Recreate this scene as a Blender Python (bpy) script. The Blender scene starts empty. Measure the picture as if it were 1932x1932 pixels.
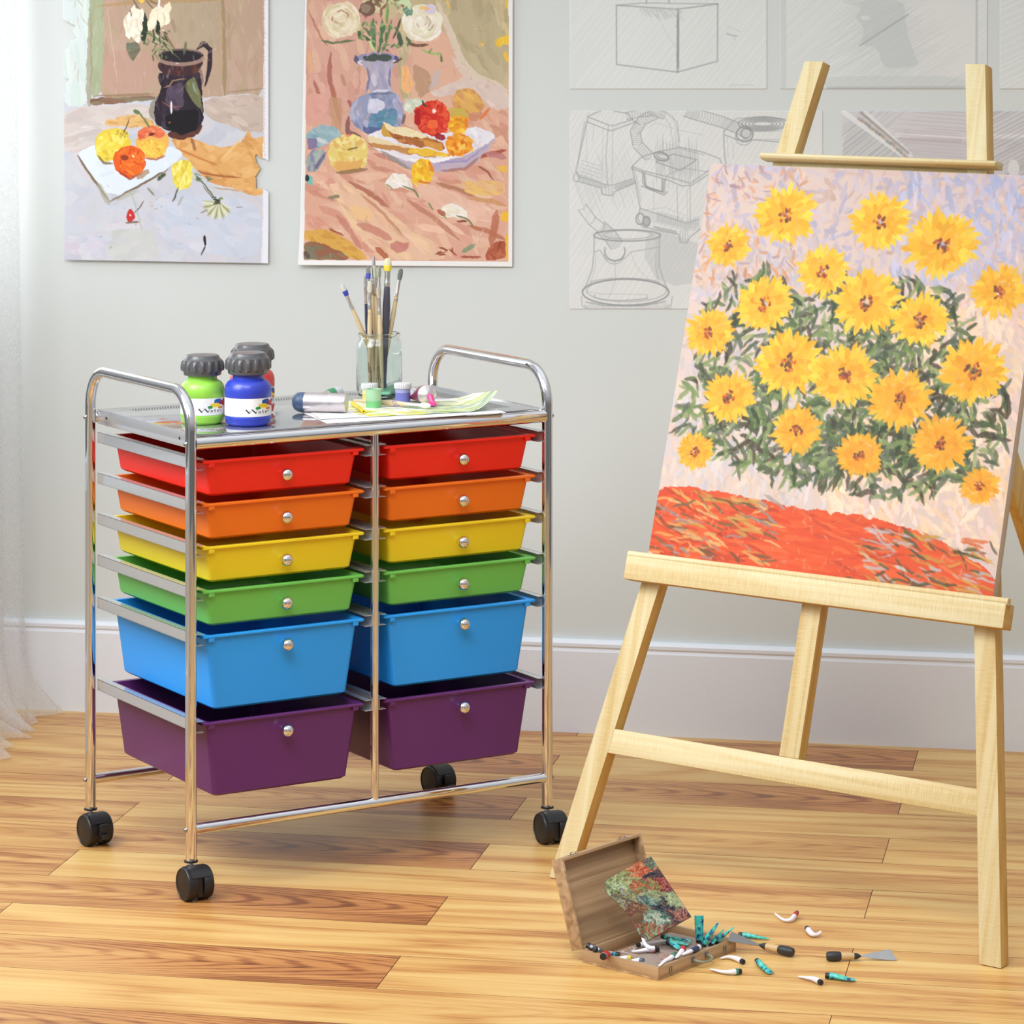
import bpy, bmesh, math, random
import numpy as np
from mathutils import Vector, Matrix
C = bpy.context.scene.collection
R = math.radians
random.seed(7)

# ------------------------------------------------------------------ scene scale and camera
FPX, Y0, HC = 6210.0, -19.2, 1.4635          # focal length in px of the 1932 frame, horizon row, lens height
def ray(x, y): return Vector(((x - 966) / FPX, 1.0, -(y - Y0) / FPX))
CAM = Vector((0, 0, HC))
def on_z(x, y, z=0.0):
    r = ray(x, y); return CAM + r * ((z - HC) / r.z)
def on_plane(x, y, P, n):
    r = ray(x, y); return CAM + r * ((P - CAM).dot(n) / r.dot(n))
AL = R(10.8)
WD = Vector((math.cos(AL), -math.sin(AL), 0))   # along the back wall
WN = Vector((math.sin(AL), math.cos(AL), 0))    # into the back wall
WALL = 6.408
def wn(w, n, z=0.0): return WD * w + WN * n + Vector((0, 0, z))
def on_wall(x, y, gap=0.0): return on_plane(x, y, WN * (WALL - gap), WN)

# ------------------------------------------------------------------ mesh helpers
class MB:
    def __init__(s): s.v, s.f = [], []
    def add(s, verts, faces):
        b = len(s.v); s.v += [tuple(v) for v in verts]; s.f += [tuple(i + b for i in f) for f in faces]; return s
    def hexa(s, p):   # 8 points: bottom ring 0-3, top ring 4-7
        return s.add(p, [(3,2,1,0),(4,5,6,7),(0,1,5,4),(1,2,6,5),(2,3,7,6),(3,0,4,7)])
    def box(s, x0, x1, y0, y1, z0, z1):
        return s.hexa([(x0,y0,z0),(x1,y0,z0),(x1,y1,z0),(x0,y1,z0),(x0,y0,z1),(x1,y0,z1),(x1,y1,z1),(x0,y1,z1)])
    def tube(s, path, r, seg=16, caps=True, flat=None):
        path = [Vector(p) for p in path]; n = len(path)
        rr = r if isinstance(r, (list, tuple)) else [r] * n
        t0 = (path[1] - path[0]).normalized()
        up = Vector((0,0,1)) if abs(t0.z) < .9 else Vector((1,0,0))
        a = t0.cross(up).normalized(); rings = []
        for i, p in enumerate(path):
            t = ((path[min(i+1,n-1)] - p).normalized() + (p - path[max(i-1,0)]).normalized()).normalized()
            a = (a - t * a.dot(t)).normalized(); b = t.cross(a)
            fl = flat[i] if flat else (1, 1)
            rings.append([p + (a * math.cos(2*math.pi*k/seg) * fl[0] + b * math.sin(2*math.pi*k/seg) * fl[1]) * rr[i] for k in range(seg)])
        vs = [v for rg in rings for v in rg]; fs = []
        for i in range(n-1):
            for k in range(seg):
                k2 = (k+1) % seg
                fs.append((i*seg+k, i*seg+k2, (i+1)*seg+k2, (i+1)*seg+k))
        if caps: fs += [tuple(range(seg-1,-1,-1)), tuple((n-1)*seg+k for k in range(seg))]
        return s.add(vs, fs)
    def lathe(s, prof, seg=32, o=(0,0,0), axis=(0,0,1), rmod=None, closed=False):
        ax = Vector(axis).normalized(); a = ax.orthogonal().normalized(); b = ax.cross(a); o = Vector(o)
        vs = []; n = len(prof)
        for (r, h) in prof:
            for k in range(seg):
                q = 2*math.pi*k/seg; rr = r * (rmod(q, h) if rmod else 1)
                vs.append(o + ax*h + (a*math.cos(q) + b*math.sin(q))*rr)
        fs = [(i*seg+k, i*seg+(k+1)%seg, ((i+1)%n)*seg+(k+1)%seg, ((i+1)%n)*seg+k) for i in range(n if closed else n-1) for k in range(seg)]
        if not closed: fs += [tuple(range(seg-1,-1,-1)), tuple((n-1)*seg+k for k in range(seg))]
        return s.add(vs, fs)
    def rings(s, rings, closed_ends=(True, True)):
        m = len(rings[0]); vs = [v for r in rings for v in r]; fs = []
        for i in range(len(rings)-1):
            for k in range(m):
                k2 = (k+1) % m; fs.append((i*m+k, i*m+k2, (i+1)*m+k2, (i+1)*m+k))
        if closed_ends[0]: fs.append(tuple(range(m-1,-1,-1)))
        if closed_ends[1]: fs.append(tuple((len(rings)-1)*m+k for k in range(m)))
        return s.add(vs, fs)
    def prism(s, pts, z0, z1):
        n = len(pts)
        return s.add([(x,y,z0) for x,y in pts] + [(x,y,z1) for x,y in pts],
                     [tuple(range(n-1,-1,-1)), tuple(range(n, 2*n))] + [(i,(i+1)%n,(i+1)%n+n,i+n) for i in range(n)])
    def build(s, name, mat, parent=None, smooth=False, bevel=0, seg=2, angle=30, mx=None):
        me = bpy.data.meshes.new(name); me.from_pydata(s.v, [], s.f)
        bm = bmesh.new(); bm.from_mesh(me); bmesh.ops.recalc_face_normals(bm, faces=bm.faces)
        if bevel:
            es = [e for e in bm.edges if len(e.link_faces) == 2 and e.calc_face_angle(0) > R(angle)]
            bmesh.ops.bevel(bm, geom=es, offset=bevel, segments=seg, profile=.5, affect='EDGES', clamp_overlap=True)
        bm.to_mesh(me); bm.free()
        if smooth or bevel:
            me.polygons.foreach_set('use_smooth', [True]*len(me.polygons))
            try: me.set_sharp_from_angle(angle=R(35))
            except Exception: pass
        o = bpy.data.objects.new(name, me); C.objects.link(o)
        if mat: me.materials.append(mat)
        if parent: o.parent = parent
        if mx is not None: o.matrix_world = mx
        return o

def tag(o, label=None, cat=None, group=None, kind=None):
    for k, v in (('label', label), ('category', cat), ('group', group), ('kind', kind)):
        if v: o[k] = v
    return o
def thing(name, label, cat, loc=(0,0,0), rz=0, group=None, mx=None):
    o = bpy.data.objects.new(name, None); C.objects.link(o); o.empty_display_size = .02
    o.location = loc; o.rotation_euler = (0,0,rz)
    if mx is not None: o.matrix_world = mx
    return tag(o, label, cat, group)
def lab(o, s): o['label'] = s; return o

# ------------------------------------------------------------------ materials
def s2l(c):
    c = [x/255.0 for x in c[:3]]
    return tuple((x/12.92 if x <= .04045 else ((x+.055)/1.055)**2.4) for x in c)
class NT:
    def __init__(s, name):
        s.m = bpy.data.materials.new(name); s.m.use_nodes = True; s.t = s.m.node_tree; s.t.nodes.clear()
        s.out = s.t.nodes.new('ShaderNodeOutputMaterial')
    def n(s, typ, **kw):
        nd = s.t.nodes.new('ShaderNode' + typ)
        for k, v in kw.items():
            if k.startswith('_'): setattr(nd, k[1:], v)
            else:
                key = int(k[1:]) if k[0] == 'i' and k[1:].isdigit() else k.replace('__', ' ')
                if hasattr(v, 'is_linked') or isinstance(v, bpy.types.NodeSocket): s.t.links.new(v, nd.inputs[key])
                else: nd.inputs[key].default_value = v
        return nd
    def link(s, a, b): s.t.links.new(a, b)
    def done(s, sock): s.link(sock, s.out.inputs['Surface']); return s.m
def rgba(c): return tuple(s2l(c)) + (1,)
def plain(name, col, rough=.5, metal=0, spec=.5, coat=0, bump=0, bscale=200, var=0.03):
    g = NT(name)
    tc = g.n('TexCoord').outputs['Object']
    nz = g.n('TexNoise', Vector=tc, Scale=bscale, Detail=3.0)
    l = s2l(col)
    mx = g.n('Mix', _data_type='RGBA', i0=nz.outputs['Fac'])
    mx.inputs[6].default_value = tuple(max(0, x*(1-var)) for x in l)+(1,); mx.inputs[7].default_value = tuple(min(1, x*(1+var)) for x in l)+(1,)
    b = g.n('BsdfPrincipled', Base__Color=mx.outputs[2], Roughness=rough, Metallic=metal)
    b.inputs['Specular IOR Level'].default_value = spec; b.inputs['Coat Weight'].default_value = coat
    if bump:
        bp = g.n('Bump', Strength=bump, Distance=.001, Height=nz.outputs['Fac']); g.link(bp.outputs[0], b.inputs['Normal'])
    return g.done(b.outputs[0])
def ramp(g, fac, stops):
    r = g.n('ValToRGB', Fac=fac); e = r.color_ramp.elements
    while len(e) < len(stops): e.new(.5)
    for k, (p, c) in enumerate(stops): e[k].position = p; e[k].color = rgba(c)
    return r.outputs['Color']
def wood(name, cols, axis, fine=1.0, weave=0.0, rough=.5, streak=90, wscale=700):
    g = NT(name); tc = g.n('TexCoord').outputs['Object']
    sc = {'x': (1.2, streak, streak), 'y': (streak, 1.2, streak), 'z': (streak, streak, 1.2)}[axis]
    mp = g.n('Mapping', Vector=tc); mp.inputs['Scale'].default_value = sc
    n1 = g.n('TexNoise', Vector=mp.outputs[0], Scale=1.0, Detail=5.0, Roughness=.6, Distortion=.4)
    sc2 = {'x': (1.0, 12, 12), 'y': (12, 1.0, 12), 'z': (12, 12, 1.0)}[axis]
    mp2 = g.n('Mapping', Vector=tc); mp2.inputs['Scale'].default_value = sc2
    n2 = g.n('TexNoise', Vector=mp2.outputs[0], Scale=2.0, Detail=3.0, Distortion=1.2)
    ad = g.n('Math', _operation='MULTIPLY_ADD', i0=n1.outputs['Fac'], i1=.65, i2=g.n('Math', _operation='MULTIPLY', i0=n2.outputs['Fac'], i1=.35).outputs[0])
    fac = ad.outputs[0]
    if weave:
        scw = {'x': (wscale, 40, 40), 'y': (40, wscale, 40), 'z': (40, 40, wscale)}[axis]
        mpw = g.n('Mapping', Vector=tc); mpw.inputs['Scale'].default_value = scw
        nw = g.n('TexNoise', Vector=mpw.outputs[0], Scale=1.0, Detail=2.0)
        fac = g.n('Math', _operation='MULTIPLY_ADD', i0=nw.outputs['Fac'], i1=weave, i2=g.n('Math', _operation='SUBTRACT', i0=fac, i1=weave*.5).outputs[0]).outputs[0]
    col = ramp(g, fac, cols)
    b = g.n('BsdfPrincipled', Base__Color=col, Roughness=rough)
    bp = g.n('Bump', Strength=.15, Distance=.0005, Height=fac); g.link(bp.outputs[0], b.inputs['Normal'])
    return g.done(b.outputs[0])
def chrome(name, col=(225,225,225), rough=.06):
    g = NT(name); tc = g.n('TexCoord').outputs['Object']
    nz = g.n('TexNoise', Vector=tc, Scale=60.0, Detail=2.0)
    rr = g.n('MapRange', Value=nz.outputs['Fac']); rr.inputs[3].default_value = rough*.6; rr.inputs[4].default_value = rough*1.4
    b = g.n('BsdfPrincipled', Base__Color=rgba(col), Roughness=rr.outputs[0], Metallic=1.0)
    return g.done(b.outputs[0])
def painted(name, rough=.6, bump=.0, gain=1.0, trans=0):
    g = NT(name); at = g.n('Attribute', _attribute_name='Col')
    nz = g.n('TexNoise', Vector=g.n('TexCoord').outputs['Object'], Scale=500.0, Detail=3.0)
    mul = g.n('Mix', _data_type='RGBA', _blend_type='MULTIPLY', i0=1.0); g.link(at.outputs['Color'], mul.inputs[6])
    mr = g.n('MapRange', Value=nz.outputs['Fac']); mr.inputs[3].default_value = .96*gain; mr.inputs[4].default_value = 1.04*gain
    cc = g.n('CombineColor', Red=mr.outputs[0], Green=mr.outputs[0], Blue=mr.outputs[0]); g.link(cc.outputs[0], mul.inputs[7])
    b = g.n('BsdfPrincipled', Base__Color=mul.outputs[2], Roughness=rough)
    b.inputs['Specular IOR Level'].default_value = .3
    if bump:
        bw = g.n('RGBToBW', Color=at.outputs['Color']); bp = g.n('Bump', Strength=bump, Distance=.001, Height=bw.outputs[0]); g.link(bp.outputs[0], b.inputs['Normal'])
    return g.done(b.outputs[0])

# ------------------------------------------------------------------ painting by brush strokes into vertex colours
def vnoise(w, h, cell, rng):
    gw, gh = int(w/cell)+3, int(h/cell)+3
    g = rng.random((gh, gw)) * 2 - 1
    xs, ys = np.arange(w)/cell, np.arange(h)/cell
    xi, yi = xs.astype(int), ys.astype(int); fx, fy = xs-xi, ys-yi
    fx, fy = fx*fx*(3-2*fx), fy*fy*(3-2*fy)
    a = g[yi][:, xi]; b = g[yi][:, xi+1]; c = g[yi+1][:, xi]; d = g[yi+1][:, xi+1]
    return (a*(1-fx)+b*fx)*(1-fy[:,None]) + (c*(1-fx)+d*fx)*fy[:,None]
class Art:
    """a sheet of w x h samples; quad = its corners (TL,TR,BR,BL) in drawing units"""
    def __init__(s, quad, w, h, base, seed=1, warp=2.0, sc=1.0, ox=0, oy=0):
        s.w, s.h = w, h; s.rng = np.random.default_rng(seed); s.sc, s.ox, s.oy = sc, ox, oy
        a = np.linspace(0, 1, w)[None,:]; b = np.linspace(0, 1, h)[:,None]
        (x0,y0),(x1,y1),(x2,y2),(x3,y3) = quad
        s.X = (x0*(1-a)+x1*a)*(1-b)+(x3*(1-a)+x2*a)*b
        s.Y = (y0*(1-a)+y1*a)*(1-b)+(y3*(1-a)+y2*a)*b
        s.img = np.ones((h, w, 3))*np.array(base, float)
        wx = vnoise(w, h, 9, s.rng)+.6*vnoise(w, h, 4, s.rng); wy = vnoise(w, h, 9, s.rng)+.6*vnoise(w, h, 4, s.rng)
        s.XW, s.YW = s.X+wx*warp, s.Y+wy*warp
        s.br = .5+.5*vnoise(w, h, 2.2, s.rng)
        s.dx = abs(x1-x0)/w; s.dy = abs(y3-y0)/h
    def T(s, p): return [(s.ox+x*s.sc, s.oy+y*s.sc) for x, y in p]
    def _bb(s, xs, ys, m):
        x0, x1, y0, y1 = min(xs)-m, max(xs)+m, min(ys)-m, max(ys)+m
        sel = (s.X >= x0)&(s.X <= x1)&(s.Y >= y0)&(s.Y <= y1)
        r = np.where(sel.any(1))[0]; c = np.where(sel.any(0))[0]
        if len(r) == 0 or len(c) == 0: return None
        return slice(r[0], r[-1]+1), slice(c[0], c[-1]+1)
    def mask(s, pts, raw=False, crisp=False):
        P = pts if raw else s.T(pts)
        if not crisp and len(P) < 20:
            for _ in range(2):
                Q = []
                for i in range(len(P)):
                    (xa,ya),(xb,yb) = P[i], P[(i+1)%len(P)]; Q += [(xa*.82+xb*.18, ya*.82+yb*.18), (xa*.18+xb*.82, ya*.18+yb*.82)]
                P = Q
        bb = s._bb([p[0] for p in P], [p[1] for p in P], 6)
        if bb is None: return None
        X, Y = (s.X[bb], s.Y[bb]) if crisp else (s.XW[bb], s.YW[bb])
        ins = np.zeros(X.shape, bool); j = len(P)-1
        for i in range(len(P)):
            xi, yi = P[i]; xj, yj = P[j]
            if yi != yj:
                c = ((yi > Y) != (yj > Y)) & (X < (xj-xi)*(Y-yi)/(yj-yi)+xi); ins ^= c
            j = i
        return bb, ins.astype(float)
    def poly(s, pts, col, alpha=1.0, crisp=False, var=0, n=0, ang=0, ln=20, wd=4, cols=None, spread=.4):
        r = s.mask(pts, crisp=crisp)
        if r is None: return
        bb, m = r; col = np.array(col, float)
        sub = s.img[bb]; k = (m*alpha)[...,None]
        sub[...] = sub*(1-k)+col*k
        if var or n:
            P = s.T(pts); xs = [p[0] for p in P]; ys = [p[1] for p in P]
            full = np.zeros((s.h, s.w)); full[bb] = m
            for _ in range(n):
                x, y = s.rng.uniform(min(xs), max(xs)), s.rng.uniform(min(ys), max(ys))
                a = math.radians(ang)+s.rng.normal()*spread; L = ln*(.5+s.rng.random())*s.sc/2
                base = np.array(cols[s.rng.integers(len(cols))] if cols else col, float)
                c = np.clip(base+s.rng.normal()*var, 0, 255)
                s._st([(x-L*math.cos(a), y-L*math.sin(a)), (x+L*math.cos(a), y+L*math.sin(a))], wd*s.sc*(.6+.8*s.rng.random()), c, .75, full)
    def _st(s, P, wd, col, alpha=1.0, clip=None, crisp=False, taper=True, dry=.35):
        bb = s._bb([p[0] for p in P], [p[1] for p in P], wd+3)
        if bb is None: return
        X, Y = (s.X[bb], s.Y[bb]) if crisp else ((s.X+s.XW)[bb]/2, (s.Y+s.YW)[bb]/2)
        best = np.full(X.shape, 1e9); tp = np.zeros(X.shape); nseg = len(P)-1
        for i in range(nseg):
            ax, ay = P[i]; bx, by = P[i+1]; dx, dy = bx-ax, by-ay; L2 = dx*dx+dy*dy+1e-9
            t = np.clip(((X-ax)*dx+(Y-ay)*dy)/L2, 0, 1)
            d = np.hypot(X-ax-t*dx, Y-ay-t*dy); up = d < best
            best = np.where(up, d, best); tp = np.where(up, (i+t)/nseg, tp)
        w2 = wd/2*(np.clip(np.sin(np.pi*np.clip(tp*.9+.05, 0, 1))*1.6, .25, 1) if taper else 1)
        k = np.clip((w2-best)/max(s.dx, .3)+.5, 0, 1)*alpha
        if not crisp and dry: k = k*np.clip(1.25-dry*s.br[bb]*1.2, 0, 1)
        if clip is not None: k = k*clip[bb]
        k = k[...,None]; sub = s.img[bb]; sub[...] = sub*(1-k)+np.array(col, float)*k
    def stroke(s, pts, wd, col, alpha=1.0, **kw): s._st(s.T(pts), wd*s.sc, col, alpha, **kw)
    def line(s, pts, wd, col, alpha=.6): s._st(s.T(pts), wd, col, alpha, crisp=True, taper=False)
    def ell(s, cx, cy, rx, ry, col, ang=0, alpha=1, n=26, **kw):
        a = math.radians(ang); P = []
        for k in range(n):
            q = 2*math.pi*k/n; x, y = rx*math.cos(q), ry*math.sin(q)
            P.append((cx+x*math.cos(a)-y*math.sin(a), cy+x*math.sin(a)+y*math.cos(a)))
        s.poly(P, col, alpha, **kw)
    def ering(s, cx, cy, rx, ry, wd, col, alpha=.6, ang=0, q0=0, q1=360):
        a = math.radians(ang); P = []
        for k in range(37):
            q = math.radians(q0+(q1-q0)*k/36); x, y = rx*math.cos(q), ry*math.sin(q)
            P.append((cx+x*math.cos(a)-y*math.sin(a), cy+x*math.sin(a)+y*math.cos(a)))
        s.line(P, wd, col, alpha)
    def dabs(s, x0, y0, x1, y1, n, ln, wd, cols, ang=0, spread=.5, var=8, alpha=.8):
        for _ in range(n):
            x, y = s.rng.uniform(x0, x1), s.rng.uniform(y0, y1); a = math.radians(ang)+s.rng.normal()*spread
            L = ln*(.5+s.rng.random())/2; c = np.clip(np.array(cols[s.rng.integers(len(cols))], float)+s.rng.normal()*var, 0, 255)
            s.stroke([(x-L*math.cos(a), y-L*math.sin(a)), (x+L*math.cos(a), y+L*math.sin(a))], wd*(.6+.8*s.rng.random()), c, alpha)
    def mesh(s, name, mat, pos, parent=None, keep=None, thick=None, mx=None):
        """pos(a,b) -> numpy (h,w,3) of places for the samples"""
        a, b = np.meshgrid(np.linspace(0,1,s.w), np.linspace(0,1,s.h))
        P = pos(a, b).reshape(-1, 3)
        idx = np.arange(s.w*s.h).reshape(s.h, s.w)
        F = np.stack([idx[:-1,:-1], idx[1:,:-1], idx[1:,1:], idx[:-1,1:]], -1).reshape(-1, 4)
        if keep is not None:
            kc = (keep[:-1,:-1]&keep[1:,1:]&keep[1:,:-1]&keep[:-1,1:]).reshape(-1); F = F[kc]
        me = bpy.data.meshes.new(name)
        me.vertices.add(len(P)); me.vertices.foreach_set('co', P.astype(np.float32).ravel())
        me.loops.add(F.size); me.loops.foreach_set('vertex_index', F.astype(np.int32).ravel())
        me.polygons.add(len(F)); me.polygons.foreach_set('loop_start', np.arange(0, F.size, 4, dtype=np.int32))
        me.polygons.foreach_set('use_smooth', np.ones(len(F), bool))
        me.update(calc_edges=True)
        c = np.clip(s.img, 0, 255)/255.0; c = np.where(c <= .04045, c/12.92, ((c+.055)/1.055)**2.4).reshape(-1, 3)
        at = me.color_attributes.new('Col', 'FLOAT_COLOR', 'POINT')
        at.data.foreach_set('color', np.concatenate([c, np.ones((len(c),1))], 1).astype(np.float32).ravel())
        me.materials.append(mat); me.validate()
        o = bpy.data.objects.new(name, me); C.objects.link(o)
        if parent: o.parent = parent
        if mx is not None: o.matrix_world = mx
        return o
def quad_pos(tl, tr, br, bl, bulge=None):
    tl, tr, br, bl = [np.array(p) for p in (tl, tr, br, bl)]
    def f(a, b):
        a, b = a[...,None], b[...,None]
        P = (tl*(1-a)+tr*a)*(1-b)+(bl*(1-a)+br*a)*b
        if bulge: P = P + bulge(a, b)
        return P
    return f
# ------------------------------------------------------------------ room
CORNER = -2.42; RIGHT = 2.2; NEAR = 0.6; TOP = 2.75
def wall_mat():
    g = NT('wall_paint'); tc = g.n('TexCoord').outputs['Object']
    nz = g.n('TexNoise', Vector=tc, Scale=3.0, Detail=4.0)
    mx = g.n('Mix', _data_type='RGBA', i0=nz.outputs['Fac']); mx.inputs[6].default_value = rgba((213,219,218)); mx.inputs[7].default_value = rgba((217,223,222))
    n2 = g.n('TexNoise', Vector=tc, Scale=350.0, Detail=2.0)
    b = g.n('BsdfPrincipled', Base__Color=mx.outputs[2], Roughness=.75)
    bp = g.n('Bump', Strength=.05, Distance=.0005, Height=n2.outputs['Fac']); g.link(bp.outputs[0], b.inputs['Normal'])
    return g.done(b.outputs[0])
M_WALL = wall_mat()
M_WHITE = plain('white_trim_paint', (234,240,249), .45)
def slab(w0, w1, n0, n1, z0, z1):
    m = MB(); m.hexa([wn(w0,n0,z0), wn(w1,n0,z0), wn(w1,n1,z0), wn(w0,n1,z0), wn(w0,n0,z1), wn(w1,n0,z1), wn(w1,n1,z1), wn(w0,n1,z1)]); return m
tag(slab(CORNER-.12, RIGHT, WALL, WALL+.12, 0, TOP).build('wall_back', M_WALL), kind='structure')
# left wall with its window opening
WN0, WN1, WZ0, WZ1 = 3.6, 6.31, .50, 2.44
m = MB()
for (a, b, c, d) in ((NEAR, WN0, 0, TOP), (WN1, WALL, 0, TOP), (WN0, WN1, 0, WZ0), (WN0, WN1, WZ1, TOP)):
    s_ = slab(CORNER-.12, CORNER, a, b, c, d); m.add(s_.v, s_.f)
tag(m.build('wall_left', M_WALL), kind='structure')
m = MB()
for (a, b, c, d) in ((WN0, WN1, WZ0, WZ0+.05), (WN0, WN1, WZ1-.05, WZ1), (WN0, WN0+.05, WZ0+.05, WZ1-.05), (WN1-.05, WN1, WZ0+.05, WZ1-.05), ((WN0+WN1)/2-.025, (WN0+WN1)/2+.025, WZ0+.05, WZ1-.05)):
    s_ = slab(CORNER-.09, CORNER-.03, a, b, c, d); m.add(s_.v, s_.f)
win = tag(m.build('window_1', M_WHITE), kind='structure')
gp = NT('window_glass'); gm = gp.n('MixShader', i0=.12); gp.link(gp.n('BsdfTransparent').outputs[0], gm.inputs[1]); gp.link(gp.n('BsdfGlossy', Roughness=.02).outputs[0], gm.inputs[2])
slab(CORNER-.066, CORNER-.060, WN0+.05, WN1-.05, WZ0+.05, WZ1-.05).build('glass_pane', gp.done(gm.outputs[0]), win)
# baseboards: board with a rounded bright lip along the top
def baseboard(name, side):
    m = MB(); prof = [(0,0),(.016,0),(.016,.160),(.013,.166),(.0165,.170),(.0165,.176),(.012,.181),(0,.182)]
    if side == 'back': ends = [lambda d,z: wn(CORNER, WALL-d, z), lambda d,z: wn(RIGHT, WALL-d, z)]
    else: ends = [lambda d,z: wn(CORNER+d, NEAR, z), lambda d,z: wn(CORNER+d, WALL-.017, z)]
    m.rings([[e(d, z) for d, z in prof] for e in ends])
    return tag(m.build(name, M_WHITE), kind='structure')
baseboard('baseboard_back', 'back'); baseboard('baseboard_left', 'left')

# floor: planks laid along the back wall, every other row shifted by half a plank
def floor_mat():
    g = NT('oak_planks'); uv = g.n('UVMap', _uv_map='uv').outputs[0]
    at = g.n('Attribute', _attribute_name='Tone'); sep = g.n('SeparateColor', Color=at.outputs['Color'])
    dark, pos, gap = sep.outputs[0], sep.outputs[1], sep.outputs[2]
    def noise(sx, sy, scale, detail, dist, rough=.5):
        mp = g.n('Mapping', Vector=uv); mp.inputs['Scale'].default_value = (sx, sy, 1)
        return g.n('TexNoise', Vector=mp.outputs[0], Scale=scale, Detail=detail, Distortion=dist, Roughness=rough).outputs['Fac']
    # cathedral figure: bands of a stretched, warped field
    big = noise(.75, 5.5, 1.0, 2.0, .25)
    rings = g.n('Math', _operation='SINE', i0=g.n('Math', _operation='MULTIPLY', i0=big, i1=46.0).outputs[0]).outputs[0]
    fine = noise(1.6, 170, 1.0, 7.0, .5, .72)
    mid = noise(.9, 34, 1.0, 5.0, .9, .6)
    def m(op, a, b): return g.n('Math', _operation=op, i0=a, i1=b).outputs[0]
    def ma(a, b, c): return g.n('Math', _operation='MULTIPLY_ADD', i0=a, i1=b, i2=c).outputs[0]
    f = ma(rings, .075, 0.0); f = ma(fine, .52, f); f = ma(mid, .40, f)
    f = ma(big, .25, f)
    lo = g.n('UVMap', _uv_map='place').outputs[0]; ls = g.n('SeparateXYZ', Vector=lo)
    vc = m('SUBTRACT', ls.outputs[1], .55); q2 = m('MULTIPLY', m('MULTIPLY', vc, vc), 1.5)
    ph = ma(mid, .10, ma(big, .22, m('ADD', ls.outputs[0], q2)))
    cath = g.n('Math', _operation='SINE', i0=m('MULTIPLY', ph, 105.0)).outputs[0]
    cath = m('MULTIPLY', g.n('MapRange', Value=cath, i1=.1, i2=1.0).outputs[0], g.n('MapRange', Value=pos, i1=.25, i2=.8).outputs[0])
    f = m('SUBTRACT', f, m('MULTIPLY', cath, ma(dark, .15, .03)))
    light = ramp(g, f, [(.38, (168,106,54)), (.48, (200,144,80)), (.57, (216,170,100)), (.74, (229,193,124))])
    darkc = ramp(g, f, [(.34, (112,62,32)), (.48, (164,102,56)), (.60, (192,128,72)), (.80, (212,156,94))])
    k = m('MULTIPLY', dark, g.n('MapRange', _interpolation_type='SMOOTHSTEP', Value=ma(mid, .35, pos), i1=.30, i2=1.25).outputs[0])
    mx = g.n('Mix', _data_type='RGBA', i0=k); g.link(light, mx.inputs[6]); g.link(darkc, mx.inputs[7])
    m2 = g.n('Mix', _data_type='RGBA', i0=gap); g.link(mx.outputs[2], m2.inputs[6]); m2.inputs[7].default_value = rgba((96,58,30))
    rr = g.n('MapRange', Value=fine); rr.inputs[3].default_value = .30; rr.inputs[4].default_value = .42
    b = g.n('BsdfPrincipled', Base__Color=m2.outputs[2], Roughness=rr.outputs[0]); b.inputs['Specular IOR Level'].default_value = .35
    bp = g.n('Bump', Strength=.10, Distance=.0006, Height=f); g.link(bp.outputs[0], b.inputs['Normal'])
    return g.done(b.outputs[0])
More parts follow.
